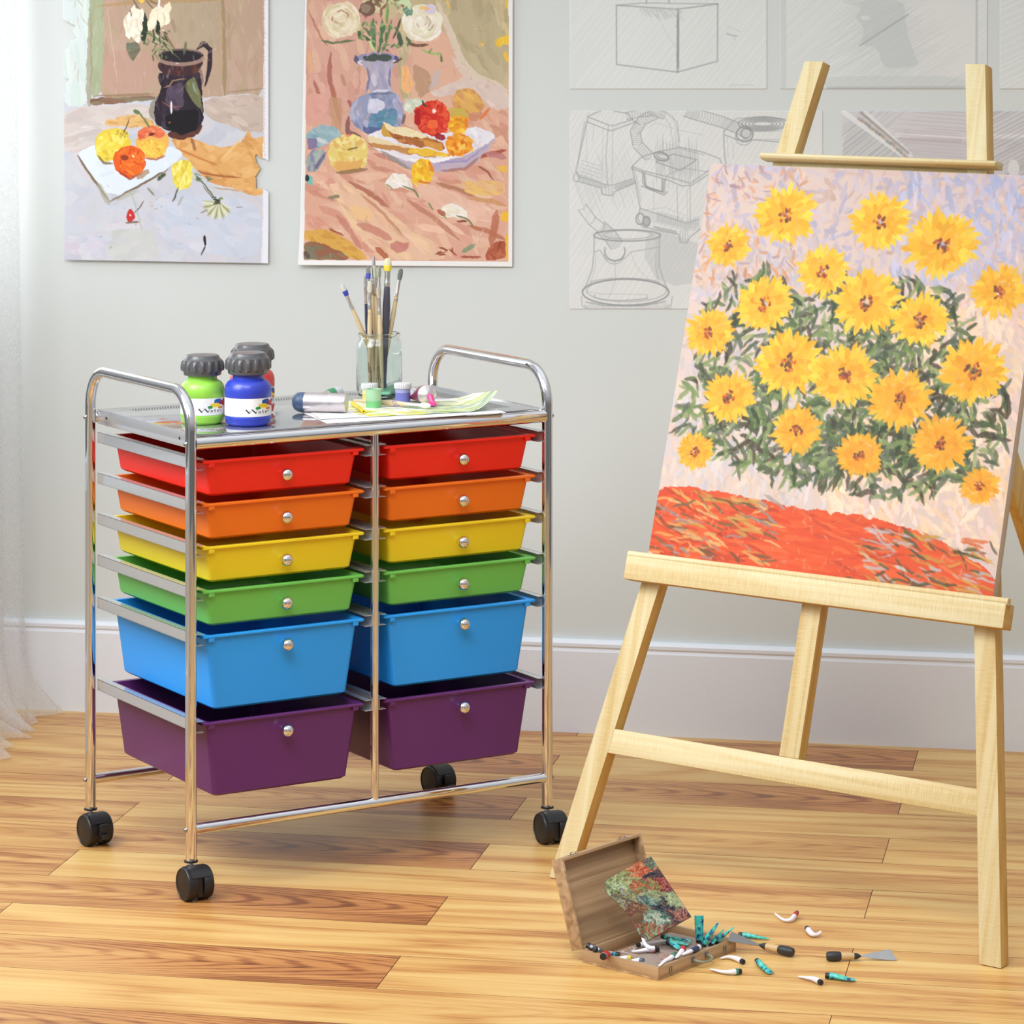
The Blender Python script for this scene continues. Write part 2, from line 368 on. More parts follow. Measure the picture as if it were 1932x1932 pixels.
def make_floor():
    P0, L, pitch = 6.366, 1.346, .16665
    V, F, U, Tn = [], [], [], []
    rng = random.Random(3)
    U2 = []
    def quad(pts, uvs, tones, loc=None):
        U2.extend(loc or [(0,0)]*len(pts))
        b = len(V); V.extend([tuple(p) for p in pts]); F.append(tuple(range(b, b+len(pts)))); U.extend(uvs); Tn.extend(tones)
    n_rows = int((P0-NEAR)/pitch)+2; g = .0006
    for r in range(-1, n_rows):
        n1 = P0-r*pitch; n0 = n1-pitch
        n1c = min(n1, WALL+.02)
        off = (-.419-.0013*r) if r % 2 == 0 else (-1.088-.0013*r)
        k = math.ceil((off-(CORNER-.12))/L)
        ends = [off+L*j for j in range(-k, 6)]
        for j in range(len(ends)):
            w1 = ends[j]; w0 = w1-L
            if w0 > RIGHT: break
            w0c, w1c = max(w0, CORNER-.12), min(w1, RIGHT)
            if w1c <= w0c: continue
            jj = j-k
            dk = .12+.2*rng.random()
            if r % 2 == 1 and jj == 0: dk = 1.0
            elif r % 2 == 1: dk = .2
            elif r in (0, 2) and jj == 0: dk = 1.0
            elif r in (4, 6, 8) and jj == -1: dk = .35
            if r <= 5: dk = min(1, dk+.12)  # rows towards the back wall browner: floor dimming put into the plank tone
            ou, ov = rng.random()*40, rng.random()*40
            if dk == 1.0: ou, ov = 11.3+(w1*0), 7.7+(r%3)*3
            a0, a1, b0, b1 = w0c+g, w1c-g, n0+g, n1c-g
            uvs = [((a-w0)+ou, (b-n0)+ov) for a, b in ((a0,b0),(a1,b0),(a1,b1),(a0,b1))]
            t0, t1 = (a0-w0)/L, (a1-w0)/L
            tn = [(dk, t0, 0, 1), (dk, t1, 0, 1), (dk, t1, 0, 1), (dk, t0, 0, 1)]
            top = [wn(a,b,0) for a,b in ((a0,b0),(a1,b0),(a1,b1),(a0,b1))]
            quad(top, uvs, tn, [((a-w0)/L, (b-n0)/pitch) for a, b in ((a0,b0),(a1,b0),(a1,b1),(a0,b1))])
            low = [wn(a,b,-.0015) for a,b in ((a0,b0),(a1,b0),(a1,b1),(a0,b1))]
            for q in range(4):
                q2 = (q+1) % 4
                quad([top[q], low[q], low[q2], top[q2]], [uvs[q], uvs[q], uvs[q2], uvs[q2]], [(1,1,.6,1)]*4)
    quad([wn(CORNER-.12,NEAR-.2,-.0015), wn(RIGHT,NEAR-.2,-.0015), wn(RIGHT,WALL+.05,-.0015), wn(CORNER-.12,WALL+.05,-.0015)], [(0,0)]*4, [(1,1,1,1)]*4)
    me = bpy.data.meshes.new('floor'); me.from_pydata(V, [], F)
    uvl = me.uv_layers.new(name='uv'); uvl.data.foreach_set('uv', [c for u in U for c in u])
    u2 = me.uv_layers.new(name='place'); u2.data.foreach_set('uv', [c for u in U2 for c in u])
    at = me.color_attributes.new('Tone', 'FLOAT_COLOR', 'CORNER'); at.data.foreach_set('color', [c for t in Tn for c in t])
    me.materials.append(floor_mat()); o = bpy.data.objects.new('floor', me); C.objects.link(o)
    return tag(o, kind='structure')
make_floor()

# sheer curtain hanging beside the window, its hem spreading on the floor
def curtain():
    g = NT('sheer_curtain'); tc = g.n('TexCoord').outputs['Object']
    mp = g.n('Mapping', Vector=tc); mp.inputs['Scale'].default_value = (1, 1, .45)
    nz = g.n('TexNoise', Vector=mp.outputs[0], Scale=190.0, Detail=2.0, Distortion=1.5)
    fc = g.n('MapRange', Value=nz.outputs['Fac'], i1=.35, i2=.65); fc.inputs[3].default_value = .28; fc.inputs[4].default_value = .55
    df = g.n('BsdfDiffuse', Color=rgba((238,238,240))); tl = g.n('BsdfTranslucent', Color=rgba((238,238,240))); tr = g.n('BsdfTransparent')
    m1 = g.n('MixShader', i0=.5); g.link(df.outputs[0], m1.inputs[1]); g.link(tl.outputs[0], m1.inputs[2])
    m2 = g.n('MixShader', i0=fc.outputs[0]); g.link(tr.outputs[0], m2.inputs[1]); g.link(m1.outputs[0], m2.inputs[2])
    mat = g.done(m2.outputs[0])
    NA, NZ = 90, 60; V = []; F = []
    for j in range(NZ+1):
        z = .003+(2.5-.003)*(j/NZ)**1.6
        fl = max(0, 1-z/.16)**2.2
        for i in range(NA+1):
            q = i/NA
            n_ = 6.375-.52*q; w_ = -2.262+.016*math.sin(q*46)*(1-.3*fl)+.012*math.sin(q*17+1)+.045*(1-z/2.5)*q*0
            w_ += fl*(.075+.02*math.sin(q*60+z*30))*(1 if q < .5 else 1.4); n_ -= fl*.05*math.sin(q*9)
            zz = z if z > .02 else z+.004*abs(math.sin(q*40))
            V.append(wn(w_-.035*max(0, z-.0)*.4+.02, min(n_, WALL-.022), zz))
    for j in range(NZ):
        for i in range(NA):
            a = j*(NA+1)+i; F.append((a, a+1, a+NA+2, a+NA+1))
    m = MB(); m.add(V, F); o = m.build('curtain', mat, smooth=True)
    return tag(o, 'sheer white curtain hanging to the floor at the left edge, beside the window', 'curtain')
curtain()
# curtain rod off to the top
# ------------------------------------------------------------------ the rolling drawer cart
M_CHROME = chrome('chrome_tube', (232,232,234), .05)
def satin(name, col, metal, rough):
    g = NT(name); nz = g.n('TexNoise', Vector=g.n('TexCoord').outputs['Object'], Scale=40.0, Detail=2.0)
    rr = g.n('MapRange', Value=nz.outputs['Fac']); rr.inputs[3].default_value = rough*.7; rr.inputs[4].default_value = rough*1.3
    return g.done(g.n('BsdfPrincipled', Base__Color=rgba(col), Roughness=rr.outputs[0], Metallic=metal).outputs[0])
M_RAIL = satin('polished_rail', (206,209,212), .62, .16)
M_SCREW = chrome('screw_steel', (170,170,172), .2)
M_BLACK = plain('black_nylon', (30,30,32), .42)
TH = math.atan2(.51843, .85512); CART = Vector((-.519, 5.322, 0)); W_, D_, ZB, ZT = .678, .397, .106, .729
cart = thing('drawer_cart', 'chrome rolling cart with twelve rainbow plastic drawers standing on wood floor', 'cart', CART, TH)
def cloc(s, t, z): return CART + Vector((s*math.cos(TH)-t*math.sin(TH), s*math.sin(TH)+t*math.cos(TH), z))
RP = .0094
def arc_path(pts, rad, n=8):
    pts = [Vector(p) for p in pts]; out = [pts[0]]
    for i in range(1, len(pts)-1):
        a, b, c = pts[i-1], pts[i], pts[i+1]
        d1, d2 = (a-b).normalized(), (c-b).normalized(); r = min(rad, (a-b).length*.49, (c-b).length*.49)
        p0, p1 = b+d1*r, b+d2*r
        # true fillet between perpendicular runs
        for k in range(n+1):
            q = k/n*math.pi/2
            out.append(b + d1*r*(1-math.sin(q)) + d2*r*(1-math.cos(q)))
    return out+[pts[-1]]
for s in (0, W_):
    m = MB(); m.tube(arc_path([(s,0,.056),(s,0,.812),(s,D_,.812),(s,D_,.056)], .062, 12), RP, 20)
    m.build('side_frame', M_CHROME, cart, smooth=True)
for t in (0, D_):
    for z in (ZB, ZT):
        r = .0105 if z == ZT else .0086
        m = MB(); m.tube([(.006,t,z),(W_-.006,t,z)], r, 20); m.build('crossbar', M_CHROME, cart, smooth=True)
    m = MB(); m.tube([(W_/2,t,ZB+.004),(W_/2,t,ZT-.004)], .0067, 16); m.build('center_post', M_CHROME, cart, smooth=True)
for s, d in ((0,-1), (W_,1)):
    for t in (0, D_):
        for z in (ZB, ZT):
            m = MB(); m.lathe([(.0042,0),(.0042,.0015),(.0025,.0038),(0.0003,.0042)], 12, (s+d*(RP-.0008), t, z), (d,0,0)); m.build('screw', M_SCREW, cart, smooth=True)
# top tray: side flanges, glossy panel with perforated strips
def tray():
    g = NT('smoked_chrome_panel'); tc = g.n('TexCoord').outputs['Object']
    nz = g.n('TexNoise', Vector=tc, Scale=30.0, Detail=1.0)
    rr = g.n('MapRange', Value=nz.outputs['Fac']); rr.inputs[3].default_value = .05; rr.inputs[4].default_value = .10
    return g.done(g.n('BsdfPrincipled', Base__Color=rgba((192,193,197)), Roughness=rr.outputs[0], Metallic=.85).outputs[0])
M_PANEL = tray(); PZ = .7420
panel = MB().box(0.010, W_-.010, .004, D_-.004, PZ-.0024, PZ)
for (x0,x1,y0,y1) in ((.0085,.0100,.010,D_-.010),(W_-.0100,W_-.0085,.010,D_-.010)):
    MB().box(x0,x1,y0,y1,PZ-.0240,PZ+.0012).build('side_flange', M_RAIL, cart, bevel=.0004)
po = panel.build('tray_panel', M_PANEL, cart, bevel=.0006)
# rows of punched holes along both short ends and the back (flat dark dots painting the shade inside them)
M_HOLE = plain('hole_shadow', (52,50,50), .8)
mh = MB()
def hole(s, t, r=.0016):
    mh.add([(s+r*math.cos(k*math.pi/3), t+r*math.sin(k*math.pi/3), PZ+.00012) for k in range(6)], [(0,1,2,3,4,5)])
for i in range(110):
    for rr_ in range(5): hole(.06+i*.0051+(rr_%2)*.00255, D_-.055+rr_*.0058)
for rr_ in range(6):
    for i in range(52): hole(W_-.075+rr_*.0058, .05+i*.0054+(rr_%2)*.0027)
tag(mh.build('perforation', M_HOLE, cart), kind='stuff')
for t in (.06, .35):
    m = MB(); m.lathe([(.0026,0),(.0026,.001),(.0012,.0012)], 10, (.0086,t,PZ-.011), (-1,0,0)); m.build('rivet', plain('dark_rivet',(40,40,42),.5), cart, smooth=True)
# drawer rails (C channels)
LZ = [.699,.629,.559,.488,.415,.274]
def rail(s, d, z):
    m = MB(); t0, t1 = -.003, D_-.012; zc = z-.004; h = .0092; w = .0135; k = .0009
    m.box(min(s,s+d*k), max(s,s+d*k), t0, t1, zc-h, zc+h)
    for zz in (zc-h, zc+h-k): m.box(min(s,s+d*w), max(s,s+d*w), t0, t1, zz, zz+k)
    return m.build('drawer_rail', M_RAIL, cart)
for z in LZ:
    rail(.0075, 1, z); rail(W_/2-.0062, -1, z); rail(W_/2+.0062, 1, z); rail(W_-.0075, -1, z)
# casters
def caster(s, t, turn, brake):
    c = bpy.data.objects.new('caster', None); C.objects.link(c); c.parent = cart; c.location = (s, t, 0); c.rotation_euler = (0,0,turn)
    m = MB(); m.lathe([(.0036,.040),(.0036,.0575),(.0030,.0585)], 14); m.build('stem', M_SCREW, c, smooth=True)
    m = MB(); m.lathe([(.0088,.0530),(.0112,.0535),(.0112,.0562),(.0096,.0572)], 24); m.build('collar', M_BLACK, c, smooth=True)
    r = .0265; oy = -.0255; ox = -.005
    for sd in (-1, 1):
        m = MB(); a = (sd,0,0)
        m.lathe([(.0030,.0055),(r-.001,.0055),(r,.007),(r,.0205),(r-.0012,.0222),(r-.003,.0226),(r-.0038,.0216),(.004,.0228),(.0005,.0230)], 36, (ox,oy,r), a)
        m.build('wheel', M_BLACK, c, smooth=True)
    m = MB(); hr = r+.0014; n = 18
    pts = [(oy+math.cos(R(-25)+R(175)*k/n)*hr, r+math.sin(R(-25)+R(175)*k/n)*hr) for k in range(n+1)]
    inn = [(oy+math.cos(R(-25)+R(175)*k/n)*(hr-.0035), r+math.sin(R(-25)+R(175)*k/n)*(hr-.0035)) for k in range(n, -1, -1)]
    m.rings([[(ox+x, y, z) for y, z in pts+inn] for x in (-.0165, .0165)])
    m.lathe([(.0078,.020),(.0085,.024),(.0085,.0470),(.0065,.0480)], 20)
    m.box(ox-.0045, ox+.0045, oy-.020, .006, .008, .040)
    m.build('hood', M_BLACK, c, smooth=True)
    if brake:
        m = MB(); m.box(ox-.007, ox+.009, oy-.032, oy-.026, .020, .040); m.box(ox-.006,ox+.008,oy-.040,oy-.029,.016,.024); m.build('brake_pedal', M_BLACK, c, bevel=.0012)
    return c
caster(0, 0, 0, False); caster(W_, 0, R(-6), False); caster(0, D_, R(4), True); caster(W_, D_, R(5), True)
# drawers
def rrect(x0, x1, y0, y1, r, z, n=5):
    P = []
    for cx, cy, a in ((x1-r,y1-r,0),(x0+r,y1-r,90),(x0+r,y0+r,180),(x1-r,y0+r,270)):
        for k in range(n+1):
            q = R(a+90*k/n); P.append((cx+r*math.cos(q), cy+r*math.sin(q), z))
    return P
def bin_material(name, col):
    g = NT(name); tc = g.n('TexCoord').outputs['Object']; nz = g.n('TexNoise', Vector=tc, Scale=900.0, Detail=2.0)
    b = g.n('BsdfPrincipled', Base__Color=rgba(col), Roughness=.36); b.inputs['Specular IOR Level'].default_value = .45
    b.inputs['Subsurface Weight'].default_value = .0
    bp = g.n('Bump', Strength=.06, Distance=.0003, Height=nz.outputs['Fac']); g.link(bp.outputs[0], b.inputs['Normal'])
    return g.done(b.outputs[0])
COLS = [('red',(242,40,26)),('orange',(240,118,26)),('yellow',(240,212,36)),('green',(112,196,88)),('blue',(40,160,252)),('purple',(98,42,108))]
def drawer(s0, s1, zt, h, mat, col, where):
    t0, t1 = .0008, .380; ins = .0085 if h < .08 else .0165; ft = .009; bt = .005; b = .0105; th = .0022; rc = .008
    o_top = (s0+b, s1-b, t0+.006, t1-.008); o_bot = (s0+b+ins, s1-b-ins, t0+.006+ft, t1-.008-bt)
    rise = zt-h
    def lerp(f, e=0, z=0, r=rc): 
        q = [o_bot[i]+(o_top[i]-o_bot[i])*f for i in range(4)]
        return rrect(q[0]+e, q[1]-e, q[2]+e, q[3]-e, r, z)
    rg = [lerp(0, .012, rise, .010), lerp(.02, .004, rise+.0012), lerp(.06, 0, rise+.005), lerp(1, 0, zt-.0042),
          rrect(s0+.001, s1-.001, t0+.001, t1-.001, .004, zt-.0046), rrect(s0, s1, t0, t1, .004, zt-.0035), rrect(s0, s1, t0, t1, .004, zt-.001), rrect(s0+.001, s1-.001, t0+.001, t1-.001, .004, zt),
          lerp(1, th, zt, rc-.001), lerp(1, th+.0006, zt-.0012, rc-.001), lerp(.06, th, rise+.006), lerp(.02, .006, rise+th+.001)]
    m = MB(); m.rings(rg)
    d = m.build('drawer', mat, cart, smooth=True)
    lab(d, '%s plastic drawer, %s column' % (col, where))
    for x in (s0+.0115, s1-.0215):
        m = MB(); m.box(x, x+.010, t0+.0004, t0+.0062, zt-.0105, zt-.0042); m.build('lip_tab', mat, d, bevel=.0006)
    k = MB(); kz = zt-(.0315 if h < .08 else .0265); ky = t0+.0062+ft*(zt-kz)/h
    k.lathe([(.0048,-.002),(.0048,.003),(.0040,.005),(.0040,.008),(.0068,.0100),(.0096,.0135),(.0105,.0175),(.0096,.0220),(.0068,.0250),(.003,.0266),(.0003,.0268)], 28, ((s0+s1)/2, ky, kz), (0,-1,0))
    lab(k.build('knob', M_CHROME, d, smooth=True), 'round chrome knob')
for i, (nm, c) in enumerate(COLS):
    mt = bin_material(nm+'_plastic', c); h = .0615 if i < 4 else .126
    drawer(.0215, .3205, LZ[i], h, mt, nm, 'left'); drawer(.3575, .6565, LZ[i], h, mt, nm, 'right')
# ------------------------------------------------------------------ the easel
EO = Vector((.3955, 5.1702, 0)); EP, EB = R(37.099), R(16.488)
EU = Vector((math.cos(EP), -math.sin(EP), 0)); EV = Vector((math.sin(EB)*math.sin(EP), math.sin(EB)*math.cos(EP), math.cos(EB))); EN = EU.cross(EV)
EMX = Matrix(((EU.x,-EN.x,EV.x,EO.x),(EU.y,-EN.y,EV.y,EO.y),(EU.z,-EN.z,EV.z,EO.z),(0,0,0,1)))
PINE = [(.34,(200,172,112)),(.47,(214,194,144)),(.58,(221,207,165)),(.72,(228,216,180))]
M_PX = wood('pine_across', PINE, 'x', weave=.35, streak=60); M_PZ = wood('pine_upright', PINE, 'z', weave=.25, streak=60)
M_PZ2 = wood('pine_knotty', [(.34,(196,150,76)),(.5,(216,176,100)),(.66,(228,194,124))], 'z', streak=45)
M_EDGE_SHADE_Z = wood('pine_edge_shade_upright', [(.34,(176,132,66)),(.5,(198,158,88)),(.66,(212,176,108))], 'z', streak=45)
M_EDGE_SHADE_X = wood('pine_edge_shade_across', [(.34,(176,132,66)),(.5,(198,158,88)),(.66,(212,176,108))], 'x', streak=45)
def edges(o, mat):      # board sides: ochre timber grain, with the side shade put into its colour
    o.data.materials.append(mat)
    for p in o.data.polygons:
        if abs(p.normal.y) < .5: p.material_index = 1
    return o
easel = thing('easel', 'pale pine A-frame easel holding the flower canvas, standing right of the drawer cart', 'easel', mx=EMX)
LT, A_, B_, CW, H_ = .0255, .4203, .176, .0377, 1.40
def ebox(name, u0, u1, v0, v1, w0, w1, mat, parent=easel, bev=.0016):   # w = towards the viewer
    return MB().box(u0, u1, -w1, -w0, v0, v1).build(name, mat, parent, bevel=bev)
for sg in (-1, 1):
    def U(v, e): return sg*(A_-B_*v-e)
    zb_ = -.0
    # the foot is cut level with the floor: front edge v=f0, back edge a little lower along the plane
    fb = LT*math.tan(EB)
    P = []
    for (vf, vb) in ((.001, fb+.001), (H_, H_)):
        u = sorted([U(vf, 0), U(vf, CW)]); u2 = sorted([U(vb, 0), U(vb, CW)])
        P += [(u[0],0,vf),(u[1],0,vf),(u2[1],LT,vb),(u2[0],LT,vb)]
    edges(MB().hexa(P).build('front_leg', M_PZ, easel, bevel=.0018), M_EDGE_SHADE_Z)
def half(v): return A_-B_*v-CW
for nm, v0, v1 in (('lower_crossbar', .2145, .2545), ('upper_crossbar', 1.172, 1.2235)):
    MB().hexa([(-half(v0)-.001,.0006,v0),(half(v0)+.001,.0006,v0),(half(v0)+.001,LT-.002,v0),(-half(v0)-.001,LT-.002,v0),(-half(v1)-.001,.0006,v1),(half(v1)+.001,.0006,v1),(half(v1)+.001,LT-.002,v1),(-half(v1)-.001,LT-.002,v1)]).build(nm, M_PX, easel, bevel=.0012)
edges(ebox('center_post', -.0186, .0186, .2545, 1.172, -LT+.002, -.0005, M_PZ), M_EDGE_SHADE_Z)
# tray: thick front board with a rounded bead on top and a shelf behind it
tr = edges(ebox('canvas_tray', -.350, .3615, .4968, .5362, .0005, .030, M_PX, bev=.0022), M_EDGE_SHADE_X)
m = MB(); m.tube([(-.349,-.0245,.5385),(.3635,-.0245,.5385)], .0058, 16); m.build('tray_bead', M_PX, tr, smooth=True)
# upper clamp ledge, rounded front
m = MB(); prof = [(0,1.2215),(-.020,1.2215),(-.0255,1.2235),(-.028,1.2275),(-.0255,1.2315),(-.020,1.2335),(0,1.2335)]
m.rings([[(u, y-.0005, v) for y, v in prof] for u in (-.2155, .2335)]); m.build('clamp_ledge', M_PX, easel, bevel=.0008)
# rear leg hinged behind the upper crossbar
def e2w(u, v, w): return EMX @ Vector((u, -w, v))
hinge = e2w(.062, 1.19, -.045); foot = hinge + Vector((math.sin(EP), math.cos(EP), 0))*.70; foot.z = 0
inv = EMX.inverted(); hl, fl = inv @ hinge, inv @ foot
dr = (fl-hl).normalized(); side = Vector((1,0,0)); nn = side.cross(dr).normalized()
hl2 = hl-dr*.03; fz = Vector((0,0,0))
P = []
for base in (hl2, fl-dr*.012):
    P += [base-side*.010-nn*.026, base+side*.010-nn*.026, base+side*.010+nn*.026, base-side*.010+nn*.026]
MB().hexa(P).build('rear_leg', M_PZ2, easel, bevel=.0015)
ebox('hinge_block', .040, .085, 1.165, 1.215, -.046, -LT+.001, M_PX)

# the canvas: a loose painting of yellow blooms in a field (a stand-in of the same size and colours)
canvas = thing('canvas_painting', 'large canvas of loosely painted yellow flowers resting on the pale pine easel', 'painting', mx=EMX)
CU0, CU1, CV0, CV1 = -.316, .3305, .5375, 1.2118
M_EDGE = plain('raw_canvas_edge', (196,178,158), .8, bump=.3, bscale=900)
ebox('stretcher', CU0, CU1, CV0, CV1, .0012, .0170, M_EDGE, canvas, bev=.0008)
def flower_field():
    w, h = 400, 416
    A = Art([(0,0),(650,0),(650,674),(0,674)], w, h, (222,206,200), seed=11, warp=3.2)
    G = A.rng
    # washed sky: lilac and blue at the top, cream and peach lower
    A.dabs(0,0,650,240,900,26,7,[(196,190,214),(206,196,208),(222,200,196),(186,186,216),(212,186,178)],ang=60,spread=1.0)
    A.dabs(380,0,650,190,240,30,8,[(176,190,232),(196,200,232),(214,206,222)],ang=75,spread=.5)
    A.dabs(0,150,240,470,420,26,7,[(200,196,206),(214,206,212),(222,196,176)],ang=80,spread=.7)
    A.dabs(330,190,650,600,800,30,8,[(244,222,196),(248,230,208),(244,214,178),(240,212,206)],ang=65,spread=.7)
    A.dabs(0,380,330,560,420,26,7,[(214,208,210),(226,208,190),(232,214,200),(206,206,216)],ang=85,spread=.5)
    A.dabs(0,0,200,200,120,20,4,[(216,160,120),(186,160,170),(226,170,130)],ang=50,spread=1)
    # ground of red-orange
    A.poly([(-10,560),(60,548),(160,556),(300,566),(430,566),(540,590),(660,640),(660,690),(-10,690)],(228,88,40),n=320,ang=3,ln=60,wd=6,cols=[(236,98,46),(224,78,36),(240,112,60),(206,74,40),(232,92,44)],var=6,spread=.15)
    A.dabs(0,560,240,670,150,34,4,[(206,160,80),(110,92,60),(232,190,120),(160,150,150),(200,70,36)],ang=12,spread=.25)
    A.dabs(400,585,640,670,150,34,4,[(86,84,56),(210,170,80),(190,190,200),(220,110,60)],ang=14,spread=.25)
    # foliage drifting across in a low bank, no vase
    leaf = [(86,112,66),(118,146,84),(60,78,52),(142,164,104),(98,110,92),(70,62,46)]
    for cx, cy, rx, ry, n in ((130,300,110,120,170),(300,340,150,150,420),(440,330,130,150,330),(560,400,70,110,120),(230,470,150,60,190),(420,480,120,60,170),(70,420,60,70,70)):
        for _ in range(n):
            q = G.random()*2*math.pi; r = math.sqrt(G.random()); x, y = cx+rx*r*math.cos(q), cy+ry*r*math.sin(q)
            L = 9+G.random()*16; a = G.random()*math.pi
            c = np.array(leaf[G.integers(len(leaf))], float)+G.normal()*8
            A.stroke([(x-L*math.cos(a),y-L*math.sin(a)),(x+L*.3*math.sin(a),y-L*.2),(x+L*math.cos(a),y+L*math.sin(a))], 5+4*G.random(), c, .8)
    # blooms scattered over the whole field
    def bloom(x, y, r, warm, sq=.85):
        for ring, (rr, n) in enumerate(((1.0, 30), (.86, 30), (.66, 24), (.46, 18))):
            for k in range(n):
                q = 2*math.pi*(k+G.random()*.7)/n; L = r*rr*(.86+.28*G.random())
                base = [(250,214,50),(252,224,70),(246,192,36),(250,206,60)][G.integers(4)]
                c = np.array(base, float)*(1-warm)+np.array((240,150,34))*warm
                if ring > 1: c = c*.72+np.array((238,140,30))*.28
                c = np.clip(c+G.normal()*6, 0, 255)
                A.stroke([(x+r*.14*math.cos(q), y+r*.14*sq*math.sin(q)), (x+L*math.cos(q), y+L*sq*math.sin(q))], r*.17, c, .95, dry=.15)
        for k in range(18):
            q = G.random()*2*math.pi; d = r*.22*math.sqrt(G.random())
            c = [(186,86,34),(146,62,34),(214,118,40),(96,62,50)][G.integers(4)]
            A.stroke([(x+d*math.cos(q)-2, y+d*math.sin(q)), (x+d*math.cos(q)+3, y+d*math.sin(q)+1)], r*.10, c, .9)
    for x, y, r, wm in ((60,140,44,.12),(165,84,60,.02),(255,175,50,.05),(350,86,56,.0),(470,120,66,.06),(585,190,50,.2),(50,290,48,.25),(150,235,56,.08),(345,220,64,.04),
                        (450,245,52,.0),(560,320,62,.2),(110,395,50,.2),(215,330,64,.05),(325,345,60,.15),(435,375,58,.3),(520,440,54,.45),(250,440,46,.35),(60,490,36,.4),(375,470,44,.5),(600,500,34,.5)):
        bloom(x, y, r, wm)
    A.dabs(0,0,650,674,900,10,2.2,[(250,236,214),(238,206,160),(204,180,186),(214,170,130)],ang=40,spread=1.2,alpha=.35)
    A.img = A.img*np.array((.93,.90,.88))
    return A
M_PAINT = painted('oil_paint', .5, bump=.25)
A = flower_field(); y_ = -.0172
A.mesh('painted_face', M_PAINT, quad_pos((CU0,y_,CV1),(CU1,y_,CV1),(CU1,y_,CV0),(CU0,y_,CV0)), canvas)
# ------------------------------------------------------------------ paintings and drawings on the wall
M_PRINT = painted('gouache_print', .6)
M_PAPER = plain('paper_back', (236,236,238), .7)
def wpos(x, y, gap=0.002):
    return on_wall(x, y, gap)
def wall_sheet(name, label, cat, A, quad, gap, keep=None, curl=None, group=None, mat=None):
    cs = [wpos(x, y, gap) for x, y in quad]
    n_ = np.array(WN)
    o = A.mesh(name, mat or M_PRINT, quad_pos(*cs, bulge=(lambda a, b: -n_*curl(a, b)) if curl else None), keep=keep)
    md = o.modifiers.new('paper_thickness', 'SOLIDIFY'); md.thickness = .0004; md.offset = 0
    return tag(o, label, cat, group)
def jug_painting():
    quad = [(119,-70),(507,-70),(507,497),(123,490)]
    A = Art(quad, 330, 480, (205,206,216), seed=21, warp=1.6, sc=.2899)
    p, st, e, db = A.poly, A.stroke, A.ell, A.dabs
    # background wall of the picture
    p([(560,-260),(1760,-260),(1760,640),(1300,640),(600,690)], (190,162,140), n=260, ang=88, ln=150, wd=40, cols=[(192,162,142),(184,158,134),(198,168,150),(188,166,138)], var=3, spread=.2)
    p([(1090,-260),(1430,-260),(1440,300),(1340,330),(1120,290)], (184,166,140), n=60, ang=88, ln=120, wd=30, var=3, spread=.2)
    p([(680,330),(1010,330),(1000,600),(690,610)], (196,158,142), alpha=.8)
    p([(400,-260),(600,-260),(590,690),(400,700)], (216,228,226), n=60, ang=90, ln=200, wd=24, cols=[(214,226,226),(222,232,228),(206,222,216)], var=2, spread=.1)
    p([(590,-260),(680,-260),(672,600),(592,660)], (170,180,146), n=30, ang=90, ln=140, wd=18, cols=[(176,186,156),(164,172,140)], var=3, spread=.1)
    p([(560,690),(580,60),(600,60),(604,690)], (150,142,110), alpha=.6)
    p([(585,640),(1010,620),(1010,660),(600,692)], (142,108,90), n=16, ang=0, ln=120, wd=16, cols=[(150,112,96),(128,98,80),(150,142,110)], var=4, spread=.1)
    st([(620,625),(1010,612)], 14, (150,120,92), .8); st([(820,655),(1010,648)], 26, (138,132,106), .9)
    st([(625,42),(850,15),(1100,12),(1440,0)], 22, (184,150,104), .7)
    st([(1450,-40),(1462,300),(1466,640)], 26, (160,138,104), .85); st([(1442,0),(1448,500)], 10, (196,168,126), .7)
    st([(1470,600),(1720,575)], 12, (160,140,116), .7)
    # table
    p([(400,700),(600,690),(1000,650),(1300,640),(1760,590),(1760,1760),(400,1760)], (206,206,216), n=200, ang=20, ln=200, wd=70, cols=[(204,208,220),(212,208,214),(200,204,216),(210,214,220)], var=3, spread=.8)
    p([(400,700),(1010,672),(1000,800),(700,900),(520,1000),(410,980)], (212,200,196), n=50, ang=-8, ln=160, wd=40, cols=[(206,192,190),(216,208,204),(198,190,188)], var=4, spread=.3)
    p([(1330,640),(1740,600),(1740,860),(1600,860),(1340,760)], (202,184,172), n=30, ang=20, ln=90, wd=30, cols=[(206,186,172),(190,172,160),(214,196,186)], var=4)
    p([(980,1250),(1700,1290),(1700,1700),(1060,1600)], (206,212,226), n=60, ang=30, ln=160, wd=60, cols=[(208,214,230),(200,208,224),(212,212,224)], var=3)
    p([(690,1500),(1000,1480),(1060,1690),(700,1690)], (206,208,206), alpha=.6, n=20, ang=0, ln=100, wd=50, var=3)
    db(450,1550,700,1680,20,120,40,[(214,206,220),(200,206,220)],alpha=.5)
    # orange cloth
    p([(1110,910),(1200,870),(1260,905),(1420,960),(1560,940),(1620,840),(1640,900),(1760,880),(1700,1000),(1760,1270),(1640,1280),(1560,1236),(1370,1190),(1280,1100),(1190,1000)], (226,172,106), n=110, ang=14, ln=110, wd=34, cols=[(230,176,108),(222,164,98),(236,188,124),(214,154,90)], var=4, spread=.5)
    st([(1290,1115),(1400,1140),(1570,1156)], 14, (170,100,56), .9); st([(1150,960),(1280,1020),(1420,1075)], 12, (196,120,64), .8)
    st([(1250,900),(1275,980)], 20, (150,96,62), .8); st([(1570,900),(1500,980),(1450,1030)], 16, (240,200,140), .9); st([(1390,1220),(1570,1244)], 10, (186,140,100), .7)
    p([(680,790),(860,740),(1000,780),(1010,830),(860,830),(690,815)], (228,186,122), n=20, ang=-5, ln=60, wd=16, cols=[(232,190,126),(206,160,100)], var=4)
